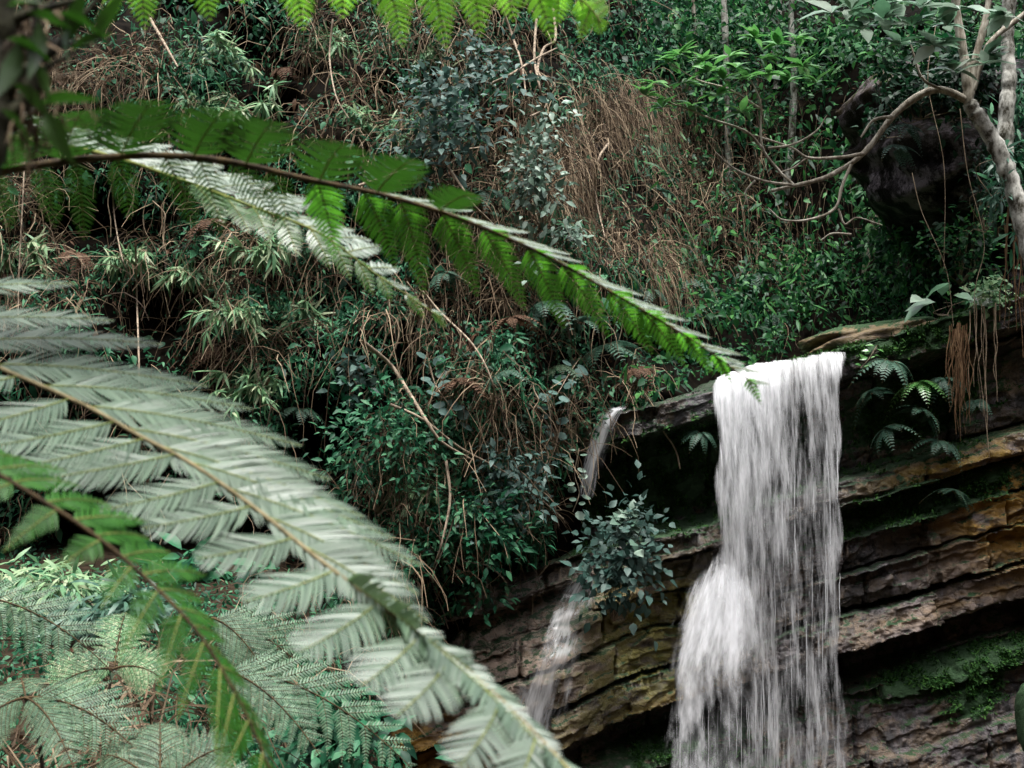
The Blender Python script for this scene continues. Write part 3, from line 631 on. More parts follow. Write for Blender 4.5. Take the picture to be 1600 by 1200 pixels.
px_frond('frond seen edge on with white sheen painted on top beneath the dark stalked one', [(-100, 190, 3.0), (0, 212, 3.0), (150, 238, 3.0), (280, 280, 3.0), (400, 325, 3.0), (500, 365, 3.0), (590, 430, 3.0), (690, 497, 3.0)], .006, .0012,
    [dict(n=20, t0=.02, t1=.98, tips=[(0, 150, -18, .3), (.5, 110, -4, .22), (1, 20, 8, .03)], plen=([0, .6, 1], [.07, .05, .012]), np=26, lref=.3, sag=.02, mat='painted_sheen_frond', wfac=.36),
     dict(n=10, t0=.45, t1=.98, tips=[(0, 60, 45, -.15), (.45, 40, 55, -.1), (.75, 25, 60, -.02), (1, 15, 20, 0)], plen=([0, .6, 1], [.05, .04, .012]), np=24, lref=.2, sag=.12, wfac=.34)],
    'green_frond', 'rachis_green', None, FG)
# C: dark green one, lower left
px_frond('dark green frond drooping steeply through the ferns at lower left', [(-80, 700, 1.82), (30, 760, 1.82), (150, 838, 1.82), (240, 915, 1.82), (310, 990, 1.82), (360, 1070, 1.82), (400, 1150, 1.82), (440, 1250, 1.82)], .0036, .0016,
    [dict(n=19, t0=.03, t1=.97, tips=[(0, 120, 10, .1), (.35, 95, 5, .1), (.6, 50, 40, .07), (1, 25, 40, .05)], plen=([0, .6, 1], [.03, .026, .015]), np=18, lref=.15, sag=.1, mat='vivid_frond', wfac=.36, jit=8),
     dict(n=13, t0=.06, t1=.97, tips=[(0, -80, 10, -.05), (.3, -70, 45, -.07), (.5, -40, 120, -.07), (.75, -30, 130, -.07), (1, -25, 95, -.04)], plen=([0, .4, 1], [.026, .03, .026]), np=18, lref=.12, sag=.08, wfac=.30, tri=1, jit=10)],
    'vivid_frond', 'rachis_dark', 'rachis_green', FG)
# D: bright back-lit frond along the top edge
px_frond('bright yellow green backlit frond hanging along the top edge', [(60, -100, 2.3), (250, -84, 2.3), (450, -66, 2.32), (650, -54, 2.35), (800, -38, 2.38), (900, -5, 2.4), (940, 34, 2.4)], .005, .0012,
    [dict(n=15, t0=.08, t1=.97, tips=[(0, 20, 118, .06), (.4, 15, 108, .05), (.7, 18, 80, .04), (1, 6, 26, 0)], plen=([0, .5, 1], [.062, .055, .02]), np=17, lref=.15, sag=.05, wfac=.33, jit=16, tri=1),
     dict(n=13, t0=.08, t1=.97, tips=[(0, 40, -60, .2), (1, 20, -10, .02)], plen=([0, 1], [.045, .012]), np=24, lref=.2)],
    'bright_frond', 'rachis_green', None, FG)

def arc_frond(base, azim, length, rise, droop, npin, plen, npn, pl2, wfac=.46):
    """generic frond: arching rachis from base, all pinnae; returns mesh pieces"""
    h = np.array((math.cos(azim), math.sin(azim), 0.)); q = np.linspace(0, 1, 24)
    pts = base + h * (length * q)[:, None] + np.array((0, 0, 1.)) * (length * (rise * q - droop * q ** 2))[:, None]
    tan = nrm(np.gradient(pts, axis=0)); sdv = nrm(np.cross(tan, (0, 0, 1.))); out = [(*tube(pts, np.linspace(.006, .0015, 24) * length, 4), 1)]
    for i in range(npin):
        t = .14 + .84 * i / (npin - 1); j = min(int(t * 23), 22); b = pts[j] + (pts[j + 1] - pts[j]) * (t * 23 - j)
        ln = plen * math.sin(math.pi * (min(1, .22 + .8 * t)) ** .9) ** .8 + .01
        for s in (-1, 1):
            tip = b + nrm(sdv[j] * s + tan[j] * .35 + (0, 0, -.22)) * ln
            if npn: out += pinna_geo(b, tip, tan[j], (0, 0, 1), pl2 * ln / plen, max(6, int(npn * ln / plen)), wfac, .45, .03, 0, 0, .0012)
            else:
                x = tan[j] * (plen * .11); out.append((np.array([b - x * .5, b + x * .5, (b + tip) / 2 + x * .55, tip, (b + tip) / 2 - x * .4]), np.array([(0, 1, 2), (0, 2, 4), (4, 2, 3)]), 0))
    return out
def px_arc(base3, azs, **k):
    return [arc_frond(base3, a, **k) for a in azs]
# near pale ground ferns, lower left: one thing per fern, one part per frond
def ground_fern(label, u, v, y, fr, stem=None, mat='ground_fern', grp='pale ground ferns at lower left'):
    """fr: list of (tip du,dv,ddepth, pinna length m)"""
    b = P(u, v, y); th = thing('ground_fern', label, 'fern', b, grp)
    for (du, dv, dd, pl) in fr:
        tip = P(u + du * 1.3, v + dv * 1.25, y + dd); L = np.linalg.norm(tip - b); q = np.linspace(0, 1, 24)[:, None]
        mid = (b + tip) / 2 + np.array((0, 0, .22)) * L
        pts = b * (1 - q) ** 2 + 2 * mid * q * (1 - q) + tip * q ** 2
        tan = nrm(np.gradient(pts, axis=0)); view = nrm(CAM - b + (0, 0, 2.6)); sdv = nrm(np.cross(tan, view))
        out = [(*tube(pts, np.linspace(.005, .0015, 24), 5), 1)]; npin = 13
        for i in range(npin):
            t = .1 + .88 * i / (npin - 1); j = min(int(t * 23), 22); bb = pts[j]
            ln = pl * (math.sin(math.pi * min(1, .06 + .93 * t ** .8)) ** .8) + .012
            for s in (-1, 1):
                tp = bb + nrm(sdv[j] * s + tan[j] * .75 + np.array((0, 0, -.28))) * ln
                out += pinna_geo(bb, tp, tan[j], view, .15 * ln + .006, max(8, int(20 * ln / pl)), .30, .45, .05, .1, .1, .0014, 1)
        obj('frond', out, [M[mat], M['rachis_dark']], th)
    if stem: obj('stem', [tube(catmull([P(u, v, y)] + [P(a, c, y) for a, c in stem], 12), .008, 6)], M['dark_bark'], th, smooth=True)
ground_fern('pale fern frond reaching in from the left edge, upper of the left pair', -60, 930, 6.2, [(190, 105, -.1, .22)], None)
ground_fern('broad pale fern crown cut by the left edge, lower of the left pair', 40, 1090, 5.4, [(130, 62, -.1, .2), (-70, 50, -.2, .16), (60, 95, -.3, .13), (-10, -20, .3, .12)], [(60, 1150), (70, 1240)])
ground_fern('upright yellow green young fern with dark stem beside the drooping frond', 178, 1045, 6.6, [(-75, 25, -.1, .17), (15, -70, .4, .16), (55, 10, -.1, .15)], [(170, 1080), (160, 1180)], 'bamboo_leaf')
ground_fern('pale fern with drooping fingers left of the lowest tip of big frond, upper one', 330, 965, 6.8, [(130, 85, 0, .26), (60, 60, -.1, .18)], [(360, 1060), (380, 1200)])
ground_fern('large pale fern with many drooping pinnae just under the upper one', 345, 1045, 5.8, [(235, 130, -.1, .24), (120, 110, -.2, .17)], None)
ground_fern('pale fern rosette cut by the bottom edge', 250, 1235, 5.2, [(-70, -45, .1, .13), (0, -85, .2, .13), (85, -55, .1, .13), (120, -5, 0, .12)], None)

# ------------------------------------------------------------------ mid-distance plants on the slope
def cliff_fern_geo(i, simple=False):
    L = .55; r = []
    for k in range(7):
        az = -math.pi / 2 + (k - 3) * .55 + rng.uniform(-.2, .2)
        r.append(arc_frond(np.zeros(3), az, L * rng.uniform(.8, 1.15), rng.uniform(.2, .6), rng.uniform(.9, 1.4), 13, .13, 0 if simple else 9, .03, .5))
    return r
FERNS = []
for i in range(5):
    FERNS.append([None, cliff_fern_geo(i)])
def cliff_fern(label, u, v, s=1.0, y=None, grp='ferns growing on the slope', mat='cliff_fern', rz=None):
    p = P(u, v, (dep(u, v) - .75) if y is None else y); i = random.randrange(5)
    th = thing('cliff_fern', label, 'fern', p, grp); th.scale = (s, s, s); th.rotation_euler = (random.uniform(-.35, .25), random.uniform(-.45, .45), random.uniform(-.9, .9) if rz is None else rz); s *= random.uniform(.8, 1.25); th.scale = (s, s, s)
    proto, geo = FERNS[i]
    if proto is None: FERNS[i][0] = []
    for k in range(7):
        if len(FERNS[i][0]) <= k:
            o = obj('frond', geo[k], [M[mat], M['rachis_dark']], th, loc=np.zeros(3)); FERNS[i][0].append(o)
        else:
            o = FERNS[i][0][k].copy(); COL.objects.link(o); o.parent = th
            o.material_slots[0].link = 'OBJECT'; o.material_slots[0].material = M[mat]
for a in [('fern with bluish fronds below the middle of the long green frond', 850, 475, .85), ('drooping fern in the dry grass, centre of the slope', 785, 585, .75),
          ('pale grey fern left of the lip, over the round leaved vine', 870, 575, .8, None, 'ferns growing on the slope', 'ground_fern'), ('dark fern under the frond tip, left of the lip', 945, 545, .95),
          ('small fern hanging above the narrow upper cascade', 805, 655, .6), ('fern beside the frond where it nears the lip', 910, 505, .8),
          ('teal fern drooping at the end of the brown grass, above the frond', 1030, 300, .8), ('long fern tuft above the frond, right of the brown grass', 1080, 440, .9), ('fern above the frond close to the lip, second from the tip', 1020, 455, .8),
          ('fern in the dark of the forest behind the lip', 1180, 430, .9), ('lowest fern in the shade just behind the lip', 1210, 490, .8),
          ('fern hanging in the dry tangle under the pale edge-on frond', 690, 430, .6), ('fern at the foot of the bamboo, left of centre', 470, 640, .8), ('fern between the two bluish shrubs', 760, 300, .6)]:
    cliff_fern(*a)
for lab, u, v, sc in [('withered rusty fern hanging right of the left black hollow', 340, 545, .75), ('withered brown fern tuft at far left, under the edge on frond', 120, 395, .7), ('rusty dead fern below the middle of the forked stalk', 610, 690, .7), ('dead brown fern hanging under the long frond, centre', 800, 500, .75),
        ('withered fern low in the middle, beside the short round leaved creeper', 720, 600, .7), ('dead reddish fern over the lip beside the narrow cascade', 995, 575, .6), ('brown dead fern high on the slope under the bright frond', 440, 110, .7), ('rusty dead fern at the top, left of the upright lianas', 770, 180, .7), ('dead fern between the bamboo sprays on the left', 330, 350, .65)]:
    cliff_fern(lab, u, v, sc, None, 'withered ferns on the slope', 'dead_leaf')
RF = 'dark ferns on the rock face right of the fall'
for lab, u, v, s, mat in [('fern arching just right of the falling water, topmost on the rock', 1390, 565, .8, 'cliff_fern'), ('brightest green fern on the dark rock right of the fall', 1437, 600, .75, 'gloss_leaf'),
        ('dark fern under the brightest fern', 1440, 645, .85, 'cliff_fern'), ('dark fern close to the right edge of the falling water', 1365, 615, .75, 'cliff_fern'), ('lowest dark fern above the tan rock beam', 1385, 670, .7, 'cliff_fern'),
        ('dark fern between the bright fern and the hanging roots', 1475, 590, .8, 'cliff_fern'), ('dark fern right of the hanging roots', 1525, 625, .6, 'cliff_fern'), ('fern low in the recess beside the hanging roots', 1470, 690, .65, 'cliff_fern'),
        ('fern on the mossy ledge beneath the tan beam', 1490, 770, .7, 'cliff_fern'), ('small fern left of the fall in a mossy crack', 1095, 675, .5, 'cliff_fern')]:
    cliff_fern(lab, u, v, s, min(float(rock_y(u, v)) - .12, 17.45), RF, mat)
cliff_fern('fern in the black hollow under the bottom overhang', 990, 1165, .6, 18.0, RF); cliff_fern('fern under the fall, left of the splash foot', 1100, 1150, .6, 17.9, RF)

def shrub(name, label, cat, u, v, ru_, rv_, n, T, smin, smax, mat, y=None, grp=None, nb=7, stem='liana', dn=(0, -.45, .8), thick=.008):
    y = float(dep(u, v)) - .75 if y is None else y
    px = y / FPX; b = P(u, v + rv_ * .9, y + .3); th = thing(name, label, cat, b, grp)
    cu, cv_ = rng.normal(size=nb) * ru_ * .5 + u, rng.normal(size=nb) * rv_ * .45 + v
    cen = P(cu, cv_, y - rng.uniform(-.1, .35, nb)); st, lf = [], []
    for c in cen:
        m = (b + c) / 2 + rng.normal(size=3) * .12; pts = catmull([b, m, c], 10); st.append(tube(pts, np.linspace(thick, thick * .35, 10), 5))
    idx = rng.integers(0, nb, n); k = rng.random(n)
    pos = cen[idx] + rng.normal(size=(n, 3)) * np.array((ru_ * px * .32, .16, rv_ * px * .28))
    d = nrm((pos - cen[idx]) * (1, 1, .6) + rng.normal(size=(n, 3)) * .12 + (0, -.1, -.05)); nn = rng.normal(size=(n, 3)) * .35 + np.array(dn)
    lf.append(inst(T, pos, orient(d, nn), rng.uniform(smin, smax, n)))
    obj('stem', st, M[stem], th, smooth=True); obj('foliage', lf, M[mat], th)
LT, BL, RT = leafT(.24), bladeT(.075, .35), roundT()
BS = 'bluish leaved shrubs on the slope'
shrub('shrub', 'dark blue grey leaved shrub high on the slope beneath the bright frond', 'shrub', 690, 180, 80, 90, 560, LT, .08, .2, 'blue_leaf', 17.2, BS, 12)
shrub('shrub', 'pale silvery leaved shrub hanging above the middle of the long frond', 'shrub', 845, 275, 50, 95, 620, LT, .07, .16, 'silver_leaf', 17.0, BS, 12)
shrub('shrub', 'small silvery tuft close over the frond, under the silvery shrub', 'shrub', 890, 368, 25, 25, 90, LT, .08, .16, 'silver_leaf', None, BS, 4)
shrub('shrub', 'bluish twig of leaves right of the dark blue grey shrub, near the lianas', 'shrub', 755, 95, 45, 50, 170, LT, .1, .17, 'blue_leaf', None, BS, 5)
shrub('shrub', 'teal shrub hanging over the slab between cascade and main fall', 'shrub', 958, 885, 52, 95, 620, leafT(.3), .08, .17, 'blue_leaf', 16.6, BS, 14)
shrub('shrub', 'pale leaved twig at the upper right of the hanging teal shrub', 'shrub', 985, 828, 22, 20, 50, leafT(.34), .12, .2, 'silver_leaf', 16.6, BS, 3)
GS = 'green shrubs at the foot of the slope'
shrub('shrub', 'bushy green shrub left of the lower cascade', 'shrub', 730, 840, 90, 75, 900, leafT(.2), .08, .15, 'teal_leaf', 16.1, GS, 14)
shrub('shrub', 'loose green shrub in the middle, over the end of the pale frond', 'shrub', 590, 720, 80, 90, 800, leafT(.2), .07, .14, 'teal_leaf', None, GS, 14)
shrub('shrub', 'bluish shrub between the bushy green shrub and the upper cascade', 'shrub', 815, 740, 60, 60, 420, leafT(.22), .08, .15, 'blue_leaf', 16.3, GS, 10)
shrub('shrub', 'dark shrub in the hollow, above the pale ferns', 'shrub', 320, 890, 80, 40, 130, leafT(.2), .2, .4, 'teal_leaf', None, GS, 6)
shrub('shrub', 'leafy shrub at bottom centre, under the pale frond', 'shrub', 540, 1140, 90, 60, 500, leafT(.22), .08, .16, 'teal_leaf', 9.0, GS, 10)
shrub('shrub', 'low fine leaved bush at the left edge under the black hollow', 'shrub', 60, 920, 90, 40, 700, bladeT(.1), .1, .2, 'bamboo_leaf', 12.0, GS, 12)
shrub('shrub', 'low fine leaved bush behind the drooping dark frond', 'shrub', 180, 950, 80, 35, 600, bladeT(.1), .1, .2, 'cliff_fern', 11.5, GS, 10)
shrub('shrub', 'broad leaved small plant left of the bushy green shrub, in deep shade', 'shrub', 545, 580, 35, 50, 90, leafT(.24), .12, .22, 'blue_leaf', None, GS, 5)
# bamboo: drooping sprays of narrow leaves
def bamboo(label, u, v, r, n=8):
    y = float(dep(u, v)) - .5; b = P(u, v + r * .3, y); th = thing('bamboo_clump', label, 'bamboo', b, 'bamboo sprays on the left slope'); px = y / FPX
    st, lf = [], []
    for k in range(n):
        az = rng.uniform(0, math.pi) + math.pi; ln = r * px * rng.uniform(.6, 1.25); q = np.linspace(0, 1, 12)[:, None]
        h = np.array((math.cos(az), math.sin(az) * .6, 0)); pts = b + h * ln * q + np.array((0, 0, 1)) * ln * (rng.uniform(.2, 1.1) * q - rng.uniform(.3, .9) * q ** 2)
        st.append(tube(pts, np.linspace(.006, .0025, 12), 4)); m = 26
        j = rng.integers(3, 12, m); tn = np.gradient(pts, axis=0)[j]
        d = nrm(nrm(tn) * .5 + rng.normal(size=(m, 3)) * .65 + (0, -.2, -.45)); lf.append(inst(BL, pts[j], orient(d, rng.normal(size=(m, 3)) * .4 + (0, -.5, .8)), rng.uniform(.14, .28, m)))
    obj('stem', st, M['twig'], th, smooth=True); obj('foliage', lf, M['bamboo_leaf'], th)
for a in [('bamboo spray right under the bright frond, near the top left', 345, 70, 65), ('bamboo spray above the dark stalk, upper of two there', 400, 165, 60), ('pale bamboo spray behind the dark green half of the long frond', 330, 160, 50),
          ('bamboo spray below the dark stalk, where the edge on frond ends', 400, 375, 65), ('wide pale bamboo spray in the middle of the left slope', 385, 480, 75), ('bamboo spray left of the wide pale one', 310, 420, 50), ('lowest pale bamboo spray over the big pale frond', 390, 590, 65),
          ('bamboo leaves near the top edge right of the bluish twig', 655, 75, 60), ('thin bamboo spray left of the dark blue grey shrub', 590, 190, 55), ('bamboo spray at the far left under the dark trunk', 30, 390, 50), ('thin bamboo spray in the dark, above the left hollow', 200, 400, 50),
          ('small bamboo spray left of centre in the creepers', 480, 480, 50), ('bamboo spray at upper centre amid hanging stems', 520, 60, 50), ('pale bamboo spray near bottom left of the green shrub', 660, 770, 50)]:
    bamboo(*a)
# dry whorls of dead stalks
def whorl(label, u, v, r, n=40):
    y = float(dep(u, v)) - .6; p = P(u, v, y); px = y / FPX
    d = rng.normal(size=(n, 3)) * (1, .5, .8) + (0, -.2, -.15)
    o = obj('dry_grass_tuft', [strands(np.repeat(p[None], n, 0), rng.uniform(.5, 1.1, n) * r * px, rng.uniform(.004, .007, n), d, .22, 6, .1)], M['dead'], loc=p)
    tag(o, label, 'dry grass', 'dry grass tufts on the slope')
for a in [('dry star shaped grass tuft at top, left of the lianas', 480, 85, 45), ('dry whorl hanging on the lianas, upper', 800, 70, 35), ('dry whorl hanging on the lianas, lower', 822, 155, 30), ('tan grass tuft on the left below the dark trunk', 20, 300, 60), ('sprawling dry tuft above the dark blue grey shrub', 560, 130, 50),
          ('dry tuft in the middle above the long frond', 720, 320, 70), ('drooping dry grass on the lip next to the narrow cascade', 990, 600, 45), ('pale dry tuft at the left edge over the black hollow', 15, 830, 50), ('brown tuft hanging below the frond in the centre', 790, 470, 60), ('dry twiggy tuft over the lower cascade', 860, 800, 60), ('dry tuft below the pale bamboo', 640, 800, 55)]:
    whorl(*a)
# bare arching stalks and lianas
def stalk(name, label, cat, pts, rad, mat, off=1.1, y=None, grp=None, n=40):
    p = np.array(pts, float); yy = dep(p[:, 0], p[:, 1]) - off if y is None else np.full(len(p), y)
    c = catmull(P(p[:, 0], p[:, 1], yy), n); r = np.linspace(rad, rad * .5, n) * 1.25 * (np.mean(yy) / FPX)
    tag(obj(name, [tube(c, r, 6)], M[mat], loc=c[0], smooth=True), label, cat, grp)
LG = 'bare lianas and stalks on the slope'
for lab, pts, r in [('pale looping liana at upper centre, reaching the frond top', [(862, 0), (868, 60), (850, 75), (840, 110), (855, 130), (857, 150), (850, 170), (828, 182)], 2.2),
    ('straight liana falling right of the looping one', [(838, 30), (835, 90), (842, 130), (850, 170), (862, 190), (878, 218)], 1.9), ('thin liana left of the looping one', [(780, 0), (800, 55), (815, 100), (822, 150)], 2),
    ('long bare stalk arching down the middle to the green shrub', [(568, 535), (610, 570), (640, 615), (665, 655), (690, 690), (740, 720)], 3.2), ('forked stalk running along the middle towards the hanging shrub', [(610, 632), (660, 655), (720, 700), (800, 745), (880, 810)], 2.0),
    ('curved stalk under the middle of the long frond', [(660, 455), (690, 490), (740, 540), (770, 600), (768, 640)], 1.8), ('upright pale stalk below the forked one', [(697, 720), (703, 780), (690, 850), (680, 880)], 2.2),
    ('thin hanging stalk over the black hollow at left', [(212, 380), (214, 470), (217, 560), (218, 640), (225, 760), (238, 850), (262, 890)], 1.4), ('tall thin stem at far left, right of the dark trunk', [(40, 0), (42, 120), (38, 260), (30, 420), (28, 520)], 1.4),
    ('thin zigzag stem crossing the left hollow', [(175, 260), (178, 330), (190, 400), (205, 440)], 1.3), ('broken pale stick hanging top left between the fronds', [(235, 30), (258, 70), (278, 105)], 2.5), ('dark thin liana slanting behind the bluish twig', [(770, 130), (800, 115), (840, 90), (870, 75)], 2),
    ('pale loop of liana right of centre over the brown grass', [(950, 225), (935, 250), (930, 300), (945, 370)], 1.8), ('bent stem above the frond among the brown grass', [(700, 260), (720, 290), (740, 320), (770, 350), (800, 390)], 1.8),
    ('dry stem over the tangle right of the silvery shrub', [(560, 290), (620, 270), (690, 240), (750, 230)], 1.8), ('thin stick at upper left below the bright frond', [(520, 30), (515, 90), (525, 150), (545, 185)], 1.5)]:
    stalk('liana', lab, 'liana', pts, r, 'liana', grp=LG)
parts = []
for k in range(800):
    uu, v0 = scatter(1, DRY); 
    if not len(uu): continue
    a, b_ = float(uu[0]), float(v0[0]); ln = rng.uniform(50, 170); yv = float(dep(a, b_)) - rng.uniform(.3, .8)
    dx = np.cumsum(rng.normal(size=5) * ln * .12); c = catmull(P(a + dx, b_ + np.linspace(0, ln, 5), yv), 14); parts.append(tube(c, rng.uniform(.004, .011), 4))
tag(obj('hanging_stems', parts, M['twig'], smooth=True), 'fine tangle of pale dead stems and rootlets hanging down the slope', 'dead stems', kind='stuff')
# round leaved creepers
def creeper(label, pts, n, s, mat='round_leaf', T=RT, y=None):
    p = np.array(pts, float); yy = dep(p[:, 0], p[:, 1]) - .85 if y is None else np.full(len(p), y); c = catmull(P(p[:, 0], p[:, 1], yy), 50)
    th = thing('creeper', label, 'creeper', c[0], 'round leaved creepers'); obj('stem', [tube(c, .006, 5)], M['liana'], th, smooth=True)
    j = np.linspace(1, 49, n).astype(int); sd = np.where(np.arange(n) % 2, 1, -1)[:, None]
    pos = c[j]; d = nrm(np.array((1, 0, -.1)) * sd + rng.normal(size=(n, 3)) * .3 + (0, -.3, 0)); 
    obj('foliage', [inst(T, pos + d * .03, orient(d, rng.normal(size=(n, 3)) * .3 + (0, -.6, .8)), rng.uniform(.7, 1.2, n) * s)], M[mat], th)
creeper('creeper with big round bluish leaves left of the narrow upper cascade', [(905, 560), (880, 600), (862, 640), (870, 690), (850, 740)], 26, .17)
creeper('short round leaved creeper in the dry grass, centre', [(670, 560), (680, 600), (700, 630), (715, 660)], 16, .15)
creeper('small leaved creeper dangling beside the narrow cascade', [(905, 700), (898, 740), (905, 770), (895, 800)], 14, .12, 'silver_leaf', y=16.9)
creeper('glossy creeper with pale leaves on the lip right of the water', [(1370, 540), (1358, 560), (1345, 575)], 10, .1, 'gloss_leaf', LT, y=17.2)

# ------------------------------------------------------------------ trees and hanging roots at the right
def limb(parent, name, pts, r0, r1, mat, y, n=40, sides=8, dy=None):
    p = np.array(pts, float); yy = np.full(len(p), y) if dy is None else y + np.linspace(0, dy, len(p))
    c = catmull(P(p[:, 0], p[:, 1], yy), n); k = y / FPX
    rr = np.linspace(r0, r1, n) * k * (1 + .25 * (vn(np.arange(n) * .6, np.zeros(n), int(pts[0][0])) - .5))
    V, F = tube(c, rr, sides); V = V + (fbm(V[:, 0] * 25, V[:, 2] * 18, 7, 3)[:, None] - .45) * r0 * k * .35 * rng.choice([-1, 1])
    return obj(name, [(V, F)], M[mat], parent, smooth=True)
def rosettes(parent, spots, y, T, mat, s=(.14, .24), n=9, dyj=.25):
    lf = []
    for (u, v) in spots:
        c = P(u, v, y + rng.uniform(-dyj, dyj)); m = n + rng.integers(-2, 4); az = rng.uniform(0, 2 * math.pi, m)
        d = np.stack([np.cos(az), np.sin(az) * .8, rng.uniform(-.25, .7, m)], -1)
        lf.append(inst(T, np.repeat(c[None], m, 0), orient(d, np.stack([-d[:, 0] * .5, -d[:, 1] * .5 - .35, np.ones(m)], -1) + rng.normal(size=(m, 3)) * .2), rng.uniform(*s, m)))
    obj('foliage', lf, M[mat], parent)
t1 = thing('leaning_tree', 'leaning lichen covered tree at right whose long bare branch reaches left', 'tree', P(1660, 540, 15.4))
limb(t1, 'trunk', [(1660, 540), (1612, 400), (1585, 300), (1560, 235), (1530, 185), (1512, 160)], 17, 11, 'lichen', 15.4, 60, 12)
for pts, r0, r1, nm in [([(1514, 165), (1508, 100), (1498, 40), (1490, -30)], 8, 6, 'branch'), ([(1514, 160), (1525, 90), (1540, 30), (1550, -40)], 6.5, 5, 'branch'), ([(1520, 140), (1545, 70), (1590, 30), (1640, -10)], 5, 3.5, 'branch'),
        ([(1508, 155), (1470, 140), (1435, 150), (1395, 182), (1360, 228), (1330, 255), (1290, 277), (1250, 288), (1205, 298)], 7, 2.6, 'branch')]:
    br = limb(t1, nm, pts, r0, r1, 'branch', 15.4); br['_loc'] = list(t1['_loc'])
for pts, r in [([(1350, 240), (1310, 246), (1262, 246), (1235, 230), (1160, 206)], 3.2), ([(1240, 289), (1195, 283), (1150, 265), (1118, 238)], 2.6), ([(1240, 289), (1213, 262), (1190, 225), (1188, 160), (1170, 120)], 2.6), ([(1180, 282), (1165, 300), (1168, 318)], 2),
        ([(1330, 257), (1316, 290), (1305, 325), (1270, 342), (1225, 344), (1200, 325)], 3), ([(1262, 246), (1240, 262), (1222, 268)], 2), ([(1190, 230), (1165, 205), (1110, 185), (1060, 165), (1010, 150)], 2.4), ([(1200, 232), (1240, 225), (1275, 205), (1292, 180)], 2.2),
        ([(1395, 182), (1365, 188), (1345, 215)], 3.4), ([(1188, 170), (1140, 140), (1090, 125), (1050, 100)], 2.2), ([(1310, 326), (1320, 350), (1340, 340), (1378, 352)], 2), ([(1330, 366), (1300, 365), (1283, 375)], 2), ([(1470, 140), (1440, 120), (1420, 60)], 3)]:
    limb(br, 'twig', pts, r, r * .45, 'branch', 15.3, 24, 6)
rosettes(t1, [(1008, 150), (1035, 168), (1065, 130), (1082, 165), (1048, 97), (1108, 112), (1130, 125), (1150, 106), (1172, 122), (1200, 115), (1230, 128), (1160, 176), (1062, 85), (1255, 105), (1190, 92), (1100, 95), (1140, 88), (1020, 130), (1215, 70), (1275, 130), (1120, 150), (1180, 60), (1245, 60)], 15.2, leafT(.22), 'gloss_leaf', (.16, .27), 9)
rosettes(t1, [(1300, 20), (1330, 15), (1425, 40), (1405, 70), (1480, 40), (1540, 90), (1460, 72), (1500, 15), (1380, 30), (1570, 25), (1440, 10), (1350, 45), (1400, 5), (1540, 100), (1490, 110)], 15.0, leafT(.24), 'big_leaf', (.22, .40), 8)
t2 = thing('upright_tree', 'pale upright trunk at right edge, standing behind the leaning tree', 'tree', P(1570, 240, 16.0))
limb(t2, 'trunk', [(1570, 240), (1572, 180), (1577, 120), (1574, 60), (1580, -40)], 13, 10, 'lichen', 16.0, 50, 12)
BT = 'slender pale trunks in the forest behind'
def slim(label, pts, r, y, mat='lichen', crown=()):
    y = float(dep(pts[0][0], pts[0][1])) + .1; th = thing('slender_tree', label, 'tree', P(pts[0][0], pts[0][1], y), BT); limb(th, 'trunk', pts, r, r * .75, mat, y, 40, 8)
    if crown: 
        lf = []
        for (u, v, r_) in crown:
            n = 160; pos = P(u, v, y) + rng.normal(size=(n, 3)) * r_ * y / FPX; lf.append(inst(leafT(.24), pos, orient(rng.normal(size=(n, 3)) + (0, -.3, -.3), rng.normal(size=(n, 3)) * .5 + (0, -.5, .8)), rng.uniform(.08, .2, n)))
        obj('crown', lf, M['forest_leaf'], th)
slim('tallest pale slender trunk above the leaf rosettes', [(1140, 330), (1137, 190), (1135, 100), (1131, 0), (1128, -80)], 6, 20.3, crown=[(1110, 20, 40), (1080, 50, 40), (1160, 40, 40)])
slim('pale slender trunk behind the twigs, right of the tallest one', [(1225, 330), (1238, 200), (1240, 110), (1236, 40), (1240, -60)], 6, 21.5, crown=[(1220, 60, 40), (1270, 30, 45)])
slim('short pale trunk at the top, between the two longer ones', [(1212, 140), (1218, 60), (1215, -60)], 5, 22.0)
slim('grey trunk leaning right in the gap left of the dark overhang', [(1352, 440), (1362, 370), (1385, 310), (1405, 260), (1410, 200)], 7, 21.0, 'branch', crown=[(1400, 380, 55), (1450, 400, 40)])
slim('faint slim trunk left of the tallest one', [(1085, 220), (1088, 100), (1080, -40)], 4, 21.0, 'branch')
slim('dark slanting trunk in the shade over the lip', [(1290, 460), (1330, 420), (1370, 380)], 8, 21.5, 'dark_bark')
shrub('shrub', 'sunlit light green bush in the gap under the dark overhang', 'shrub', 1460, 395, 70, 60, 700, leafT(.26), .06, .13, 'forest_leaf', 20.6, None, 12)
shrub('broad_leaved_plant', 'plant with few big grey green leaves on the lip boulder', 'plant', 1480, 478, 34, 16, 9, leafT(.26), .3, .42, 'big_leaf', 17.6, None, 4)
OF_ = 'plants clinging to the dark overhang'
shrub('shrub', 'leafy cushion on the upper left shoulder of the dark overhang', 'shrub', 1400, 92, 45, 26, 420, leafT(.24), .07, .18, 'forest_leaf', 18.2, OF_, 9)
shrub('shrub', 'leafy growth on top of the dark overhang behind the trunk base', 'shrub', 1500, 75, 70, 30, 620, leafT(.24), .08, .2, 'forest_leaf', 18.1, OF_, 12)
shrub('shrub', 'dark leafy curtain hanging in front of the upper dark overhang', 'shrub', 1440, 150, 48, 40, 520, leafT(.24), .07, .17, 'painted_shade_leaf', 17.4, OF_, 12)
shrub('shrub', 'dark leaves crowding behind the fork of the leaning tree', 'shrub', 1525, 130, 50, 55, 620, leafT(.24), .07, .18, 'painted_shade_leaf', 17.2, OF_, 12)
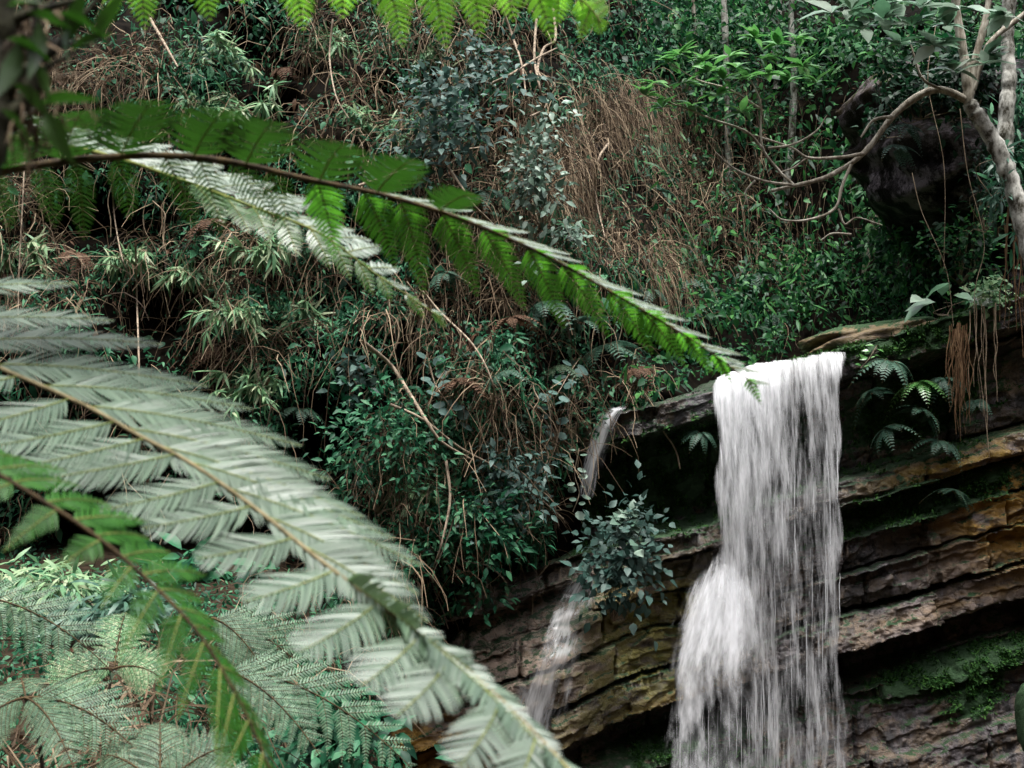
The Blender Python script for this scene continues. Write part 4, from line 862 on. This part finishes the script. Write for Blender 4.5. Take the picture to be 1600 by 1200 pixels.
shrub('shrub', 'dark sprig hanging from the left edge of the dark overhang', 'shrub', 1385, 185, 22, 34, 150, leafT(.24), .07, .15, 'painted_shade_leaf', 17.8, OF_, 5)
shrub('shrub', 'dark creeper hanging down the right part of the dark overhang', 'shrub', 1540, 300, 26, 70, 300, leafT(.22), .06, .14, 'painted_shade_leaf', 17.4, OF_, 8)
shrub('shrub', 'trailing narrow leaves on the right of the leaning trunk', 'shrub', 1590, 220, 26, 100, 520, bladeT(.1), .12, .26, 'teal_leaf', 16.4, OF_, 12)
shrub('shrub', 'narrow leaved tuft hanging left of the leaning trunk', 'shrub', 1560, 285, 14, 40, 120, bladeT(.1), .12, .22, 'cliff_fern', 15.9, OF_, 5)
cliff_fern('grey fern hanging on the left face of the dark overhang', 1415, 200, .8, 17.6, OF_, 'blue_leaf'); cliff_fern('small fern under the grey fern on the dark overhang', 1400, 232, .55, 17.6, OF_, 'blue_leaf')
shrub('shrub', 'leafy bush between the dark overhang and the lip boulder', 'shrub', 1500, 400, 70, 50, 480, leafT(.24), .06, .14, 'forest_leaf', 18.2, OF_, 12)
shrub('shrub', 'mottled pale bush behind the big leaved plant', 'shrub', 1540, 465, 30, 30, 260, leafT(.3), .05, .11, 'bamboo_leaf', 17.4, None, 6)
# hanging roots
def roots(label, u, v0, v1, n, spread, y, mat='root'):
    top = P(u, v0, y); th = thing('hanging_roots', label, 'roots', top, 'bundles of hanging roots')
    for k in range(n):
        a = u + rng.normal() * spread; e = v1 + rng.normal() * (v1 - v0) * .22; m = 8
        c = catmull(P(a + np.cumsum(rng.normal(size=m)) * 2.6, np.linspace(v0 + rng.uniform(-8, 12), e, m), y + rng.normal() * .1), 20)
        obj('root', [tube(c, np.linspace(.009, .003, 20) * rng.uniform(.5, 1.4), 5)], M[mat], th, smooth=True)
roots('thick reddish bundle of roots hanging from the boulder right of the fall', 1498, 512, 635, 34, 8, 17.0)
roots('few thin roots hanging over the right end of the tan beam', 1535, 480, 660, 7, 22, 17.0, 'twig')
roots('dry reddish roots below the leaning trunk at right edge', 1585, 330, 520, 14, 14, 16.6, 'root')
for lab, pts in [('thin straight vine hanging in front of the dark overhang, left one', [(1462, 40), (1450, 130), (1462, 260), (1475, 420)]), ('long thin vine hanging in front of the dark overhang, right one', [(1500, 170), (1512, 270), (1525, 380), (1535, 480), (1545, 700)]), ('fine vine dropping from the gap to the big leaved plant', [(1425, 270), (1440, 330), (1465, 420), (1490, 510)])]:
    stalk('vine', lab, 'vine', [(a + (13 * ((i * 7) % 3 - 1) if 0 < i < len(pts) - 1 else 0), c) for i, (a, c) in enumerate(pts)], .5, 'twig', y=15.8, grp='thin vines before the overhang')

# ------------------------------------------------------------------ dark near trunk with blurred leaves, top left
t = thing('near_trunk', 'blurred dark trunk with drooping leaves close to the camera, top left corner', 'tree', P(-20, 330, 1.4))
limb(t, 'trunk', [(-45, 360), (-20, 200), (-8, 90), (0, -40)], 34, 30, 'mossy_bark', 1.4, 40, 12)
for pts, r in [([(5, 120), (60, 98), (110, 50), (160, -10)], 11), ([(0, 150), (50, 118), (120, 80)], 8), ([(0, 40), (50, 20), (120, 0)], 12), ([(10, 190), (40, 150), (60, 60), (55, -20)], 14), ([(0, 90), (35, 70), (90, 65), (140, 72)], 10)]:
    limb(t, 'branch', pts, r, r * .4, 'mossy_bark', 1.4, 20, 8)
lf = []
for (u, v, du, dv) in [(60, 165, 90, -15), (70, 170, 40, 80), (20, 215, 25, 25), (110, 80, 60, -30), (100, 70, 30, -80), (150, 60, 40, -70), (110, 40, -5, 70), (30, 60, -30, 90), (40, 20, 70, 20), (20, 130, 60, 50), (10, 60, 70, 30), (60, 30, -10, 90), (0, 170, 50, 50), (90, 20, 80, 40), (10, 10, 60, -10), (50, 95, 30, 60)]:
    p = P(u, v, 1.35); d = P(u + du, v + dv, 1.35) - p; lf.append(inst(leafT(.16, .1, .1), p[None], orient(d[None], np.array([(0., .5, .8)]) + rng.normal(size=(1, 3)) * .4), np.array([np.linalg.norm(d) * 1.1])))
obj('foliage', lf, M['dark_frond'], t)
n = 260; q = rng.random(n); p = P(rng.normal(25, 28, n), rng.uniform(-20, 210, n), 1.42)
obj('dead_fronds', [strands(p, rng.uniform(.02, .08, n), rng.uniform(.0008, .002, n), rng.normal(size=(n, 3)) + (0, 0, -.6), .4)], M['dead'], t)

for o in COL.objects:
    if '_loc' in o: del o['_loc']
